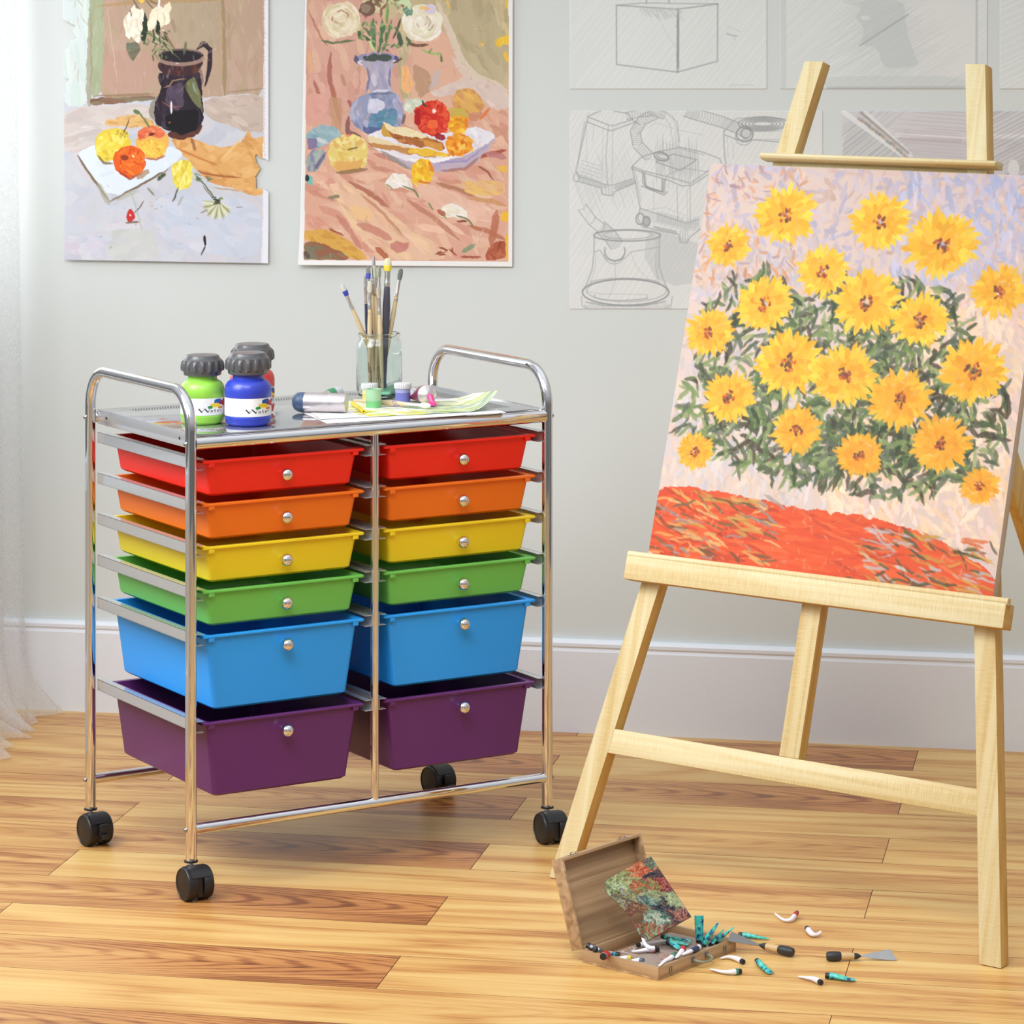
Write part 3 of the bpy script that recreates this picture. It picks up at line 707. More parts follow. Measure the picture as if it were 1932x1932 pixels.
    # jug: shadow, body, neck, handle
    p([(960,740),(1010,640),(1050,600),(1010,820),(1080,860)], (142,134,120), alpha=.8)
    p([(1096,860),(1330,800),(1300,880),(1180,915),(1100,890)], (96,52,42), n=14, ang=-10, ln=60, wd=14, var=5)
    p([(1040,600),(1060,560),(1030,500),(1050,470),(1300,450),(1320,560),(1330,700),(1335,780),(1290,850),(1200,885),(1100,850),(1010,800),(1010,700)], (44,32,44), n=60, ang=80, ln=70, wd=26, cols=[(40,28,42),(58,44,62),(34,24,34),(72,60,78)], var=3, spread=.3)
    p([(1090,570),(1200,530),(1200,720),(1080,700)], (88,74,94), alpha=.9, n=12, ang=80, ln=60, wd=20, cols=[(96,82,104),(72,58,78)], var=3)
    p([(1030,400),(1110,375),(1310,360),(1330,400),(1290,480),(1200,500),(1080,490),(1040,450)], (66,40,48), n=26, ang=80, ln=60, wd=18, cols=[(60,36,44),(92,46,38),(52,36,50),(110,64,44)], var=3, spread=.3)
    p([(1080,740),(1300,700),(1290,850),(1190,880),(1080,830)], (16,12,18), n=10, ang=0, ln=60, wd=20, var=2)
    e(1180,366,148,44,(38,30,40)); A.ering(1180,372,146,46,7,(168,140,126),.9,0,10,175); A.ering(1180,360,140,38,4,(120,100,96),.7,0,190,350)
    st([(1285,320),(1330,285),(1372,320),(1368,430),(1340,560)], 30, (50,36,46), 1, dry=.1); st([(1290,310),(1330,280),(1350,278)], 10, (150,130,128), .9)
    st([(1300,440),(1320,500),(1320,550)], 14, (140,112,108), .9); st([(1070,570),(1110,560),(1130,525),(1220,512)], 8, (176,140,110), .95)
    st([(1060,660),(1100,690),(1180,695)], 6, (190,110,60), .8); st([(1120,660),(1118,740)], 13, (240,238,246), 1, dry=0)
    p([(1200,560),(1270,480),(1320,640),(1300,720),(1250,640)], (112,116,78), n=20, ang=70, ln=40, wd=12, cols=[(130,134,84),(90,100,66),(150,140,90)], var=5)
    st([(1290,590),(1320,730)], 16, (120,126,84), .9); st([(1100,800),(1115,795)], 10, (214,110,60), .9); st([(1150,415),(1170,412)], 6, (240,236,240), 1)
    st([(1260,540),(1275,600)], 12, (108,160,150), .9)
    # blossoms
    for x, y, a in ((860,120,95),(900,170,80),(850,200,70),(930,110,100),(880,90,120),(910,230,70)):
        st([(x,y-50),(x-10,y),(x-6,y+50)], 38, (250,246,232), 1, dry=.15)
    p([(815,110),(880,60),(940,60),(930,200),(890,268),(850,240),(810,180)], (248,244,228), n=30, ang=100, ln=50, wd=14, cols=[(252,250,238),(238,230,206),(226,214,190)], var=3, spread=.5)
    for x, y in ((1000,110),(1060,110),(1085,80)):
        st([(x+24,y-60),(x,y),(x-24,y+80)], 46, (246,238,208), 1, dry=.15)
    p([(960,190),(1010,70),(1050,30),(1110,90),(1110,150),(1070,160),(1040,120),(1000,200)], (248,242,216), n=24, ang=110, ln=50, wd=14, cols=[(252,248,226),(236,226,190),(228,216,176)], var=3, spread=.4)
    p([(900,-20),(950,-20),(940,20),(905,20)], (236,206,90)); p([(1034,-10),(1046,-10),(1046,60),(1030,80)], (250,250,244))
    for a, b in (((870,0),(910,60)),((955,0),(1000,60)),((975,0),(1030,30)),((850,60),(860,110))): st([a,b], 8, (110,96,70), .9)
    p([(945,60),(962,120),(970,190),(940,280),(920,240),(940,150)], (44,58,44)); p([(1025,120),(1050,160),(1050,240),(1020,220)], (40,52,40))
    st([(1060,180),(1100,260),(1140,320)], 16, (130,120,80), .9); st([(1120,120),(1150,210)], 24, (168,140,120), .8)
    st([(940,200),(1040,260),(1180,390)], 8, (92,112,70), 1); st([(980,210),(1110,300),(1130,350)], 10, (150,160,110), .9); st([(1200,360),(1215,270)], 16, (100,110,84), .9)
    db(900,190,1110,290,30,34,10,[(60,78,54),(110,128,80),(226,222,196),(40,50,40)],ang=50); db(1000,300,1110,390,26,30,8,[(90,112,72),(136,150,96),(60,76,52)],ang=20,spread=1)
    p([(820,270),(910,280),(920,330),(880,400),(850,380),(830,330)], (122,118,96), n=14, ang=10, ln=50, wd=12, cols=[(140,134,106),(106,104,84),(110,130,124)], var=4)
    # plate and fruit
    p([(500,1010),(560,960),(680,930),(1000,980),(1110,940),(1210,1000),(1100,1100),(720,1310)], (226,236,246), n=30, ang=30, ln=90, wd=26, cols=[(230,240,250),(220,230,242)], var=2)
    st([(505,1010),(600,1150),(720,1315)], 16, (124,108,84), .95); st([(720,1312),(900,1215),(1100,1100)], 14, (112,88,66), .95); st([(640,1190),(715,1330)], 34, (170,170,150), .7)
    st([(760,1300),(900,1240)], 30, (178,180,160), .6); st([(1030,1170),(1080,1130)], 24, (60,76,50), .9)
    e(740,940,115,108,(232,204,66)); p([(630,1000),(640,900),(720,840),(840,850),(850,900),(780,960),(740,1050),(650,1050)], (236,214,76), n=40, ang=40, ln=50, wd=18, cols=[(242,226,96),(226,190,58),(208,176,60),(244,234,130)], var=4, spread=.8)
    st([(640,1010),(680,1060),(740,1065)], 16, (120,96,54), .8); db(760,850,850,890,12,14,5,[(140,100,50),(110,80,50)])
    e(995,925,110,110,(238,182,90)); p([(900,850),(980,815),(1080,840),(1070,900),(980,890),(900,920)], (228,116,78), n=26, ang=20, ln=40, wd=14, cols=[(236,134,96),(216,92,60),(240,160,110)], var=5)
    p([(900,930),(1000,910),(1090,930),(1080,1010),(980,1030),(920,980)], (240,200,80), n=26, ang=60, ln=46, wd=16, cols=[(246,218,100),(236,180,70),(230,150,60)], var=5)
    st([(950,1030),(1020,1040),(1080,1010)], 12, (170,80,50), .8); e(990,876,20,12,(110,36,24)); st([(900,720),(960,800),(980,830)], 12, (112,128,84), 1); st([(875,720),(915,740)], 26, (100,124,74), 1)
    st([(850,770),(830,830),(810,860)], 6, (50,40,34), 1)
    e(848,1052,106,106,(232,96,30)); p([(760,1000),(830,950),(930,990),(950,1060),(900,1150),(800,1130)], (236,108,32), n=44, ang=60, ln=44, wd=16, cols=[(242,124,40),(222,76,22),(246,146,60),(208,64,24)], var=5, spread=1)
    e(815,1030,24,18,(150,60,30)); st([(866,1005),(876,1025)], 12, (250,220,180), 1); st([(770,1110),(850,1166),(930,1130)], 12, (150,60,34), .8)
    p([(900,1140),(970,1090),(980,1130),(900,1175)], (176,140,112), alpha=.8)
    # fallen pear, flower, berry, marks
    p([(1120,1070),(1190,1034),(1255,1060),(1262,1160),(1230,1225),(1160,1235),(1130,1180)], (240,222,84), n=34, ang=90, ln=60, wd=16, cols=[(246,232,110),(230,208,70),(216,190,70),(248,240,150)], var=4, spread=.3)
    st([(1165,1215),(1150,1270),(1125,1312)], 8, (60,64,40), 1); st([(1200,1275),(1160,1340)], 14, (176,172,160), .8); st([(965,1220),(1010,1270)], 14, (140,134,112), .9)
    st([(1270,1130),(1340,1210),(1410,1300)], 10, (92,116,72), 1); db(1290,1130,1370,1180,10,30,10,[(84,104,74),(130,140,110)]); st([(1320,1210),(1390,1290)], 6, (110,70,60), .8)
    for k in range(22):
        a = R(20+k*8); st([(1420,1320),(1420+100*math.cos(a), 1320+110*math.sin(a))], 14, [(228,230,216),(196,198,160),(150,152,110),(216,216,170)][k%4], .9)
    db(1390,1280,1460,1330,14,26,10,[(70,86,52),(120,134,84),(50,60,40)]); st([(1310,1385),(1360,1365)], 9, (140,140,130), .9); st([(1540,1350),(1585,1345)], 7, (150,150,140), .9)
    e(856,1406,26,40,(204,52,48)); st([(850,1395),(856,1405)], 10, (246,220,214), 1); st([(880,1385),(915,1350),(940,1305)], 7, (90,60,50), 1); st([(825,1448),(910,1445)], 14, (112,88,74), .8)
    st([(850,1240),(890,1340),(935,1520)], 8, (178,190,168), .9)
    st([(1338,1530),(1340,1600)], 14, (26,22,26), 1, dry=0); st([(1340,1600),(1318,1660)], 9, (40,34,36), 1, dry=0)
    db(500,1200,1500,1650,26,16,5,[(150,150,150),(170,180,160),(120,120,120)],alpha=.6)
    st([(700,40),(770,540)], 4, (226,214,200), .6); db(420,-200,1700,600,120,60,8,[(204,180,160),(176,152,130),(214,196,180)],ang=88,spread=.4,alpha=.35)
    # white margin on the right edge
    p([(1722,-300),(1790,-300),(1790,1730),(1702,1730),(1712,1280),(1712,1000)], (236,237,246), crisp=True)
    for y in range(-200, 1700, 24): st([(1718-(y>1000)*10+random.uniform(-6,6), y),(1722-(y>1000)*10, y+20)], 8, (214,196,180) if y < 1250 else (214,216,228), .8)
    # torn edges
    keep = np.ones((A.h, A.w), bool)
    for nt in ([(470,205),(410,130),(420,128),(440,160),(492,168),(474,200),(496,248),(460,265),(450,305),(410,325)],[(400,480),(416,486),(418,508),(448,516),(428,550),(436,608),(400,612)],
               [(405,120),(425,135),(470,160),(490,166),(474,204),(494,248),(458,264),(448,306),(405,332)],
               [(1760,1060),(1720,1034),(1700,1035),(1664,1004),(1670,1050),(1698,1100),(1668,1150),(1672,1226),(1720,1228),(1760,1255)],
               [(400,610),(412,612),(412,690),(420,760),(400,760)]):
        r = A.mask(nt, crisp=True)
        if r is None: continue
        bb, mk = r; sub = keep[bb]; sub &= ~(mk > .5)
    return wall_sheet('painting', 'unframed still life of a dark jug and fruit with torn edges, left on the wall', 'painting', A, quad, .003, keep,
                      curl=lambda a, b: .004*np.clip((b-.75)*4, 0, 1)**2 + .002*(1-a))
jug_painting()

def vase_painting():
    quad = [(578,-70),(968,-70),(967,503.5),(565,499.5)]
    A = Art(quad, 350, 500, (240,238,236), seed=31, warp=2.0, sc=.2899, ox=520)
    p, st, e, db = A.poly, A.stroke, A.ell, A.dabs
    F = [(206,-260),(1518,-260),(1516,1704),(188,1690)]
    p(F, (224,178,154), crisp=True)
    fm = A.mask(F, crisp=True)
    # pink drapery left, ochre cloth right
    p([(200,-260),(900,-260),(900,640),(500,900),(190,840)], (216,168,150), n=170, ang=80, ln=130, wd=40, cols=[(220,172,156),(210,156,140),(226,186,160),(206,166,140),(214,160,150)], var=4, spread=.25)
    p([(800,-260),(1530,-260),(1530,640),(1300,560),(1180,380),(1100,170),(900,240),(840,480),(900,640),(800,640)], (196,180,144), n=180, ang=80, ln=130, wd=40, cols=[(200,184,146),(190,174,138),(206,192,156),(184,166,130),(214,196,150)], var=4, spread=.25)
    p([(1110,-20),(1400,-20),(1500,300),(1500,540),(1330,500),(1200,330)], (190,176,142), n=60, ang=75, ln=140, wd=40, cols=[(194,180,146),(182,168,134)], var=3, spread=.2)
    st([(1060,20),(1130,180),(1210,390),(1300,500),(1430,550),(1515,590)], 46, (224,206,190), .85); st([(1160,380),(1250,500),(1120,590)], 40, (222,204,192), .8)
    p([(1000,600),(1250,500),(1520,570),(1520,720),(1400,700),(1280,580),(1060,640)], (220,200,190), n=40, ang=20, ln=90, wd=24, cols=[(226,206,196),(214,190,180)], var=4)
    db(1440,240,1515,300,6,40,40,[(246,200,60)]); st([(1490,340),(1515,400)], 24, (244,196,60), .9); st([(1500,0),(1516,60)], 16, (244,200,70), .8); db(1330,270,1360,300,4,16,10,[(240,196,90)])
    st([(1120,0),(1130,60)], 14, (240,196,90), .8)
    p([(900,400),(1020,480),(1020,600),(940,640),(900,520)], (192,152,124), n=14, ang=80, ln=60, wd=20, var=4); p([(1030,460),(1080,460),(1060,560),(1000,600)], (200,184,180), alpha=.8)
    p([(830,420),(880,440),(900,560),(860,620),(820,560)], (240,184,130), n=12, ang=80, ln=50, wd=16, cols=[(244,190,120),(232,160,120)], var=4)
    st([(360,340),(352,500),(380,620),(430,800)], 30, (164,92,84), .75); st([(250,520),(290,650)], 22, (170,100,84), .8); st([(430,480),(460,560)], 26, (186,140,110), .8); st([(480,650),(500,700)], 24, (160,86,90), .8)
    st([(215,60),(300,250),(340,300)], 12, (176,120,96), .8); st([(215,330),(240,480)], 20, (230,180,120), .7); st([(375,560),(420,800)], 26, (184,116,84), .7)
    p([(340,620),(440,640),(440,860),(380,860)], (196,150,118), alpha=.8)
    p([(190,600),(350,620),(330,790),(190,830)], (220,164,150), n=20, ang=70, ln=60, wd=26, var=4)
    # table cloth
    p([(190,830),(480,870),(1500,700),(1520,760),(1516,1704),(188,1690)], (222,170,148), n=320, ang=32, ln=150, wd=36, cols=[(226,176,152),(216,158,138),(230,188,160),(208,146,124),(232,196,172)], var=5, spread=.35)
    p([(340,1200),(480,1170),(900,1500),(1160,1640),(1060,1690),(700,1690),(500,1480),(400,1290)], (230,190,160), n=90, ang=38, ln=170, wd=34, cols=[(234,194,166),(226,180,148),(236,200,160),(216,168,140)], var=4, spread=.2)
    p([(900,1190),(1080,1210),(1500,1400),(1420,1480),(1260,1480),(1000,1340)], (232,188,166), n=60, ang=25, ln=120, wd=34, cols=[(236,196,176),(228,182,160)], var=4, spread=.3)
    for a, b, w_, c in (((480,1180),(740,1350),30,(176,110,88)),((560,1260),(840,1540),18,(196,140,112)),((860,1300),(1200,1560),30,(192,130,106)),((400,1400),(560,1620),36,(196,130,112)),((1050,1190),(1300,1280),26,(176,120,90)),
                        ((1260,1470),(1500,1560),30,(184,112,84)),((1440,1370),(1400,1600),46,(186,110,84)),((1320,1080),(1420,1170),14,(150,84,60)),((540,1460),(760,1560),50,(200,134,116)),((700,1000),(900,1100),40,(168,100,92)),
                        ((640,1000),(860,1080),30,(196,130,120)),((1300,1030),(1500,980),26,(160,70,50)),((1370,1000),(1500,1030),40,(190,126,124)),((1280,1290),(1500,1340),30,(206,150,100)),((1200,930),(1500,860),40,(206,150,126)),((350,1290),(420,1280),24,(120,124,96))):
        st([a, ((a[0]+b[0])/2+10, (a[1]+b[1])/2-8), b], w_, c, .85)
    p([(1200,1180),(1500,1180),(1500,1280),(1240,1260)], (232,190,120), alpha=.6, n=20, ang=10, ln=70, wd=20, cols=[(238,196,110),(226,170,120)], var=5)
    p([(480,1320),(640,1370),(620,1440),(520,1430)], (238,196,140), alpha=.8)
    p([(190,1500),(330,1490),(480,1560),(620,1690),(520,1690),(190,1560)], (216,166,78), n=30, ang=25, ln=80, wd=22, cols=[(222,174,84),(206,150,66)], var=4, spread=.2)
    p([(188,1560),(340,1590),(520,1690),(188,1692)], (150,96,70), n=26, ang=24, ln=80, wd=22, cols=[(160,104,76),(130,112,84),(116,124,96)], var=5, spread=.2)
    p([(188,1590),(250,1620),(300,1692),(188,1692)], (120,122,100), alpha=.8); st([(190,1630),(230,1680)], 24, (84,60,60), .7)
    st([(350,1490),(450,1530)], 16, (150,70,50), .8); st([(660,1610),(740,1680)], 36, (170,90,60), .8); db(1040,1600,1160,1660,8,50,10,[(140,66,50)]); st([(1220,1640),(1300,1590)], 30, (120,150,120), .8); st([(1210,1670),(1340,1675)], 16, (150,60,40), .7)
    p([(1470,1380),(1516,1370),(1516,1450),(1464,1440)], (242,190,60)); p([(1490,1560),(1518,1500),(1516,1704),(1500,1700)], (240,184,70)); p([(1440,1080),(1510,1070),(1510,1130),(1450,1120)], (238,190,80), alpha=.8)
    p([(1400,1590),(1500,1560),(1500,1690),(1360,1690)], (176,92,66), n=20, ang=80, ln=50, wd=16, cols=[(166,84,60),(196,116,84)], var=5); p([(750,1580),(880,1570),(860,1640),(770,1640)], (196,124,116), alpha=.8)
    # roses
    def rose(x, y, r, cols, deep):
        e(x, y, r, r*.92, cols[0])
        for k in range(70):
            q = A.rng.random()*6.28; d = r*(.25+.75*A.rng.random()); a = q+1.57
            X_, Y_ = x+d*math.cos(q), y+d*.9*math.sin(q); L = r*.28
            st([(X_-L*math.cos(a), Y_-L*math.sin(a)), (X_+4*math.cos(q), Y_+4*math.sin(q)), (X_+L*math.cos(a), Y_+L*math.sin(a))], r*.16, cols[A.rng.integers(len(cols))], .9)
        for k in range(15):
            q = A.rng.random()*6.28; d = r*(.08+.5*A.rng.random()); L = r*(.12+.16*A.rng.random()); X_, Y_ = x+d*math.cos(q), y+d*math.sin(q)-r*.1; a = q+1.57+A.rng.normal()*.3
            cc = [deep, cols[2], cols[1], cols[3 % len(cols)]][k % 4]
            st([(X_-L*math.cos(a), Y_-L*math.sin(a)), (X_+L*.35*math.cos(q), Y_+L*.35*math.sin(q)), (X_+L*math.cos(a), Y_+L*math.sin(a))], r*(.05+.07*A.rng.random()), cc, .75)
    rose(430,130,125,[(232,218,188),(240,228,200),(222,200,168),(214,206,160),(244,234,214)],(176,110,90))
    rose(960,150,130,[(240,232,214),(248,244,232),(226,214,190),(232,226,196),(244,236,226)],(176,150,130))
    e(720,20,150,70,(222,206,166)); db(600,-40,860,90,60,60,22,[(216,204,160),(178,190,140),(130,104,80),(226,214,186),(100,70,60)],ang=60,spread=.8)
    e(600,60,50,50,(120,90,74)); e(590,55,32,30,(150,130,110)); p([(690,60),(760,20),(800,60),(780,120),(700,140)], (206,186,150)); st([(690,110),(690,60),(730,20)], 16, (140,90,80), .9)
    p([(830,60),(880,20),(900,90),(850,110)], (110,150,130)); e(1010,60,40,30,(216,206,226)); st([(940,50),(1010,60)], 22, (240,190,110), .8)
    for q in (((735,20),(730,120),(670,350),22,(120,160,90)),((640,120),(640,210),(650,330),26,(84,116,84)),((700,130),(700,230),(670,350),30,(78,112,82)),((760,130),(730,250),(700,340),20,(98,130,88)),((800,200),(820,280),(790,320),30,(70,92,70)),
              ((600,240),(630,300),(650,340),18,(200,220,150)),((540,200),(560,240),(620,260),30,(64,90,62)),((870,280),(920,300),(1000,290),20,(110,84,62)),((300,265),(380,280),(520,262),16,(104,116,84)),((950,320),(1020,350),(1085,350),14,(150,190,110)),
              ((1080,350),(1085,395),(1080,400),12,(100,120,70)),((660,140),(620,220),(640,200),30,(110,134,96)),((820,120),(790,200),(770,250),14,(90,80,60)),((850,240),(880,270),(860,300),20,(90,110,76)),((1030,310),(1010,340),(1000,345),10,(120,140,90)),((800,20),(860,10),(880,60),34,(206,226,180))):
        st([q[0],q[1],q[2]], q[3], q[4], .95)
    db(560,140,820,330,40,40,14,[(78,104,72),(120,150,98),(160,180,120),(226,180,150)],ang=70,spread=.8)
    # vase
    e(660,378,130,36,(150,144,180)); e(668,376,96,24,(74,84,80)); A.ering(660,384,132,36,9,(90,84,116),.9,0,0,180); A.ering(665,396,120,24,9,(226,222,236),.95,0,20,160)
    p([(545,395),(800,395),(760,470),(752,560),(770,600),(600,600),(606,500),(590,440)], (172,166,190), n=40, ang=85, ln=80, wd=22, cols=[(180,174,198),(164,160,186),(196,186,204),(184,170,176)], var=4, spread=.2)
    st([(600,440),(612,520),(596,600)], 16, (120,120,160), .9); st([(755,440),(745,520),(755,570)], 14, (110,124,170), .9); st([(640,480),(650,560)], 30, (214,208,224), .8)
    p([(600,600),(770,590),(830,660),(850,740),(820,820),(740,870),(620,878),(520,830),(478,740),(510,650)], (150,156,186), n=90, ang=75, ln=60, wd=26, cols=[(164,168,198),(134,144,178),(186,188,214),(120,132,168),(170,160,180)], var=5, spread=.4)
    p([(610,640),(700,640),(720,720),(600,740)], (206,206,226), n=14, ang=60, ln=50, wd=20, cols=[(216,216,234),(190,194,220)], var=3)
    p([(620,740),(790,700),(800,800),(720,840),(600,850)], (96,142,166), n=26, ang=10, ln=70, wd=26, cols=[(104,150,172),(84,126,156),(120,146,180)], var=5); p([(560,820),(740,840),(700,875),(600,880)], (84,92,140), alpha=.8)
    st([(540,640),(500,720),(520,800)], 24, (186,186,210), .8); st([(850,740),(830,810)], 20, (110,80,90), .8); st([(625,612),(770,606)], 9, (96,100,130), .8); st([(630,595),(745,588)], 16, (220,216,232), .9)
    st([(830,375),(800,400),(770,410)], 14, (96,70,72), .95); e(787,378,12,10,(70,84,140)); st([(522,360),(545,395)], 14, (96,90,120), .9)
    st([(480,760),(470,860),(560,890)], 30, (110,64,66), .7)
    # bowl with fruit
    p([(600,870),(720,840),(1100,870),(1270,820),(1420,860),(1435,890),(1330,1010),(1200,1080),(1040,1100),(880,1090),(700,1000),(610,930)], (232,228,236), n=40, ang=10, ln=80, wd=24, cols=[(238,234,240),(222,212,224)], var=3)
    p([(690,990),(860,1050),(1040,1060),(1240,1020),(1420,900),(1440,890),(1330,1050),(1220,1110),(1060,1120),(880,1110)], (192,176,192), n=50, ang=-8, ln=70, wd=20, cols=[(200,184,200),(176,160,190),(206,170,170)], var=4, spread=.3)
    st([(1040,1060),(1240,1050),(1400,930)], 10, (150,140,196), .8); st([(860,1036),(1040,1050),(1180,1020)], 22, (246,244,248), .95); st([(690,980),(780,1040),(880,1100)], 26, (150,140,130), .8)
    st([(1080,1110),(1240,1100),(1330,1020)], 20, (164,110,96), .7)
    p([(600,880),(700,900),(760,930),(880,950),(880,990),(700,960),(610,930)], (232,212,170)); p([(600,920),(860,960),(1060,1000),(1050,1030),(860,1000),(620,950)], (196,140,84), n=16, ang=10, ln=60, wd=16, cols=[(206,150,86),(180,120,70)], var=4)
    p([(700,800),(760,840),(960,880),(1040,900),(1090,930),(1110,970),(960,960),(820,930),(720,880)], (172,104,56), n=40, ang=14, ln=60, wd=18, cols=[(180,108,56),(156,84,44),(210,150,80),(200,120,60)], var=4, spread=.2)
    p([(700,790),(760,820),(880,830),(980,880),(1000,900),(860,890),(770,870),(720,840)], (238,222,180), n=14, ang=14, ln=50, wd=14, cols=[(242,230,196),(230,206,150)], var=4); p([(700,810),(760,880),(760,900),(700,880),(690,840)], (206,160,70))
    p([(860,990),(900,955),(1040,980),(1150,1000),(1140,1020),(1000,1016)], (238,190,60), n=12, ang=8, ln=50, wd=12, cols=[(244,204,80),(226,160,50)], var=4); p([(960,910),(1090,930),(1090,980),(980,960)], (214,150,70))
    e(920,690,80,50,(206,214,196)); db(850,650,960,740,14,50,18,[(212,220,204),(190,200,176),(224,226,206)])
    p([(1150,680),(1180,590),(1280,570),(1350,640),(1370,700),(1300,780),(1200,740)], (222,172,96), n=40, ang=30, ln=60, wd=22, cols=[(230,180,90),(214,160,100),(206,140,90)], var=5); st([(1330,780),(1400,700)], 16, (226,120,60), .9); p([(1250,740),(1360,720),(1320,790),(1270,790)], (206,142,112))
    p([(1130,700),(1240,700),(1250,780),(1140,770)], (204,178,84))
    e(1022,768,118,112,(214,54,36)); p([(910,700),(980,690),(1050,650),(1120,690),(1140,760),(1120,860),(1040,880),(930,830),(905,770)], (222,66,42), n=60, ang=60, ln=60, wd=24, cols=[(232,84,52),(206,40,30),(240,110,70),(190,28,28)], var=4, spread=.8)
    p([(905,740),(950,690),(950,820),(910,820)], (176,24,32)); p([(1000,780),(1060,770),(1070,830),(1000,840)], (240,110,60), alpha=.9); st([(1035,710),(1040,735)], 22, (250,232,222), 1); st([(960,650),(965,680),(990,690)], 12, (60,70,50), 1)
    st([(1040,880),(1110,900)], 36, (150,20,30), .9); p([(1050,640),(1090,690),(1060,690)], (232,90,60))
    e(1192,812,66,58,(240,168,40)); db(1140,770,1250,860,24,40,18,[(246,184,50),(232,146,30),(248,206,70)]); st([(1240,770),(1250,830)], 20, (232,120,30), .9)
    e(1196,940,84,76,(238,150,36)); db(1130,880,1270,1000,36,44,20,[(242,158,40),(228,120,26),(246,186,70)],ang=50,spread=1); p([(1190,950),(1240,930),(1240,980),(1190,980)], (246,200,90))
    e(960,1115,74,84,(244,190,40)); db(900,1050,1020,1190,34,44,20,[(248,206,56),(238,170,36),(250,220,90)],ang=70); st([(1000,1050),(1030,1120)], 22, (226,120,40), .8); st([(930,1180),(1010,1190)], 16, (214,110,60), .8)
    # apple and blue things at the left
    p([(345,960),(400,890),(500,870),(590,910),(605,990),(590,1080),(520,1125),(400,1115),(350,1050)], (230,206,120), n=60, ang=30, ln=60, wd=22, cols=[(238,222,140),(224,190,100),(240,228,160),(220,170,96)], var=4, spread=.8)
    p([(390,1050),(580,1040),(560,1110),(480,1130),(400,1110)], (224,170,96), alpha=.9); st([(470,975),(540,955)], 10, (120,96,56), .95); st([(400,1125),(600,1100)], 26, (140,110,80), .8); st([(455,885),(500,875)], 14, (226,130,100), .8)
    p([(205,860),(300,810),(400,830),(440,890),(380,910),(300,960),(210,960)], (146,176,186), n=30, ang=20, ln=60, wd=22, cols=[(160,186,194),(120,160,180),(180,196,196)], var=5); p([(205,900),(280,900),(270,960),(210,980)], (130,110,150), alpha=.8); st([(270,900),(340,930)], 24, (216,220,222), .8)
    p([(200,1030),(250,960),(320,980),(330,1020),(260,1120),(200,1110)], (156,170,168), n=20, ang=110, ln=60, wd=20, cols=[(170,184,176),(130,126,160)], var=5); st([(330,990),(250,1110)], 22, (110,90,130), .8); p([(195,1130),(250,1150),(245,1200),(210,1200)], (120,190,180)); e(206,1160,14,26,(40,50,60))
    # fallen white petals
    for x, y in ((800,1180),(1150,1370)):
        p([(x-90,y+20),(x-40,y-50),(x+40,y-50),(x+100,y+10),(x+100,y+70),(x+20,y+40),(x-60,y+50)], (240,232,224), n=24, ang=30, ln=50, wd=18, cols=[(246,242,236),(230,216,196),(240,230,200)], var=3)
        st([(x+30,y+30),(x+110,y+60),(x+140,y+110)], 14, (120,124,84), .9); st([(x-80,y+20),(x-30,y+50)], 12, (150,140,96), .8)
    st([(1060,1370),(1110,1400)], 30, (164,84,60), .8); st([(1180,1440),(1250,1440)], 14, (140,66,46), .9); st([(1000,1320),(1030,1370)], 12, (120,130,90), .8)
    db(200,0,1500,1690,240,40,6,[(240,200,150),(196,140,120),(240,214,190)],ang=50,spread=1,alpha=.35)
    # restore the white margin around the picture
    full = np.zeros((A.h, A.w)); bb, mk = fm; full[bb] = mk; edge = full + 0
    k = edge[...,None]; A.img = A.img*k + np.array((240,239,238.))*(1-k)
    return wall_sheet('painting', 'white-bordered still life of a blue vase and fruit bowl on the wall', 'painting', A, quad, .003, None,
                      curl=lambda a, b: .010*np.clip((b-.8)*5, 0, 1)**2*(1-a)**2 + .0015)
vase_painting()

# pale pencil drawings
def hatch(A, x0, y0, x1, y1, step, col, wd, ang=-52, alpha=.8, ln=None, var=0):
    a = math.radians(ang); dx, dy = math.cos(a), math.sin(a); nx, ny = -dy, dx
    cx, cy = (x0+x1)/2, (y0+y1)/2; D = math.hypot(x1-x0, y1-y0)/2
    k = -D
    while k < D:
        L = D*(.6+.5*A.rng.random()); o = A.rng.normal()*D*.2
        P = [(cx+nx*k+dx*(o+L*t), cy+ny*k+dy*(o+L*t)) for t in (-1, 0, 1)]
        A._st(P, wd*(.6+.8*A.rng.random()), col, alpha, crisp=True)
        k += step*(.6+.8*A.rng.random())
def sketch(name_label, quad, w, h, base, draw, seed, gap=.0006):
    A = Art(quad, w, h, base, seed=seed, warp=.5, sc=.3106, ox=1040)
    A.img += (vnoise(w, h, 60, A.rng)*1.5)[...,None]
    draw(A)
    return wall_sheet('pencil_drawing', name_label, 'drawing', A, quad, gap, None, mat=M_PRINT, group='pale pencil drawings on the wall')
G1, G2, G3 = (150,154,156), (178,182,184), (196,199,200)
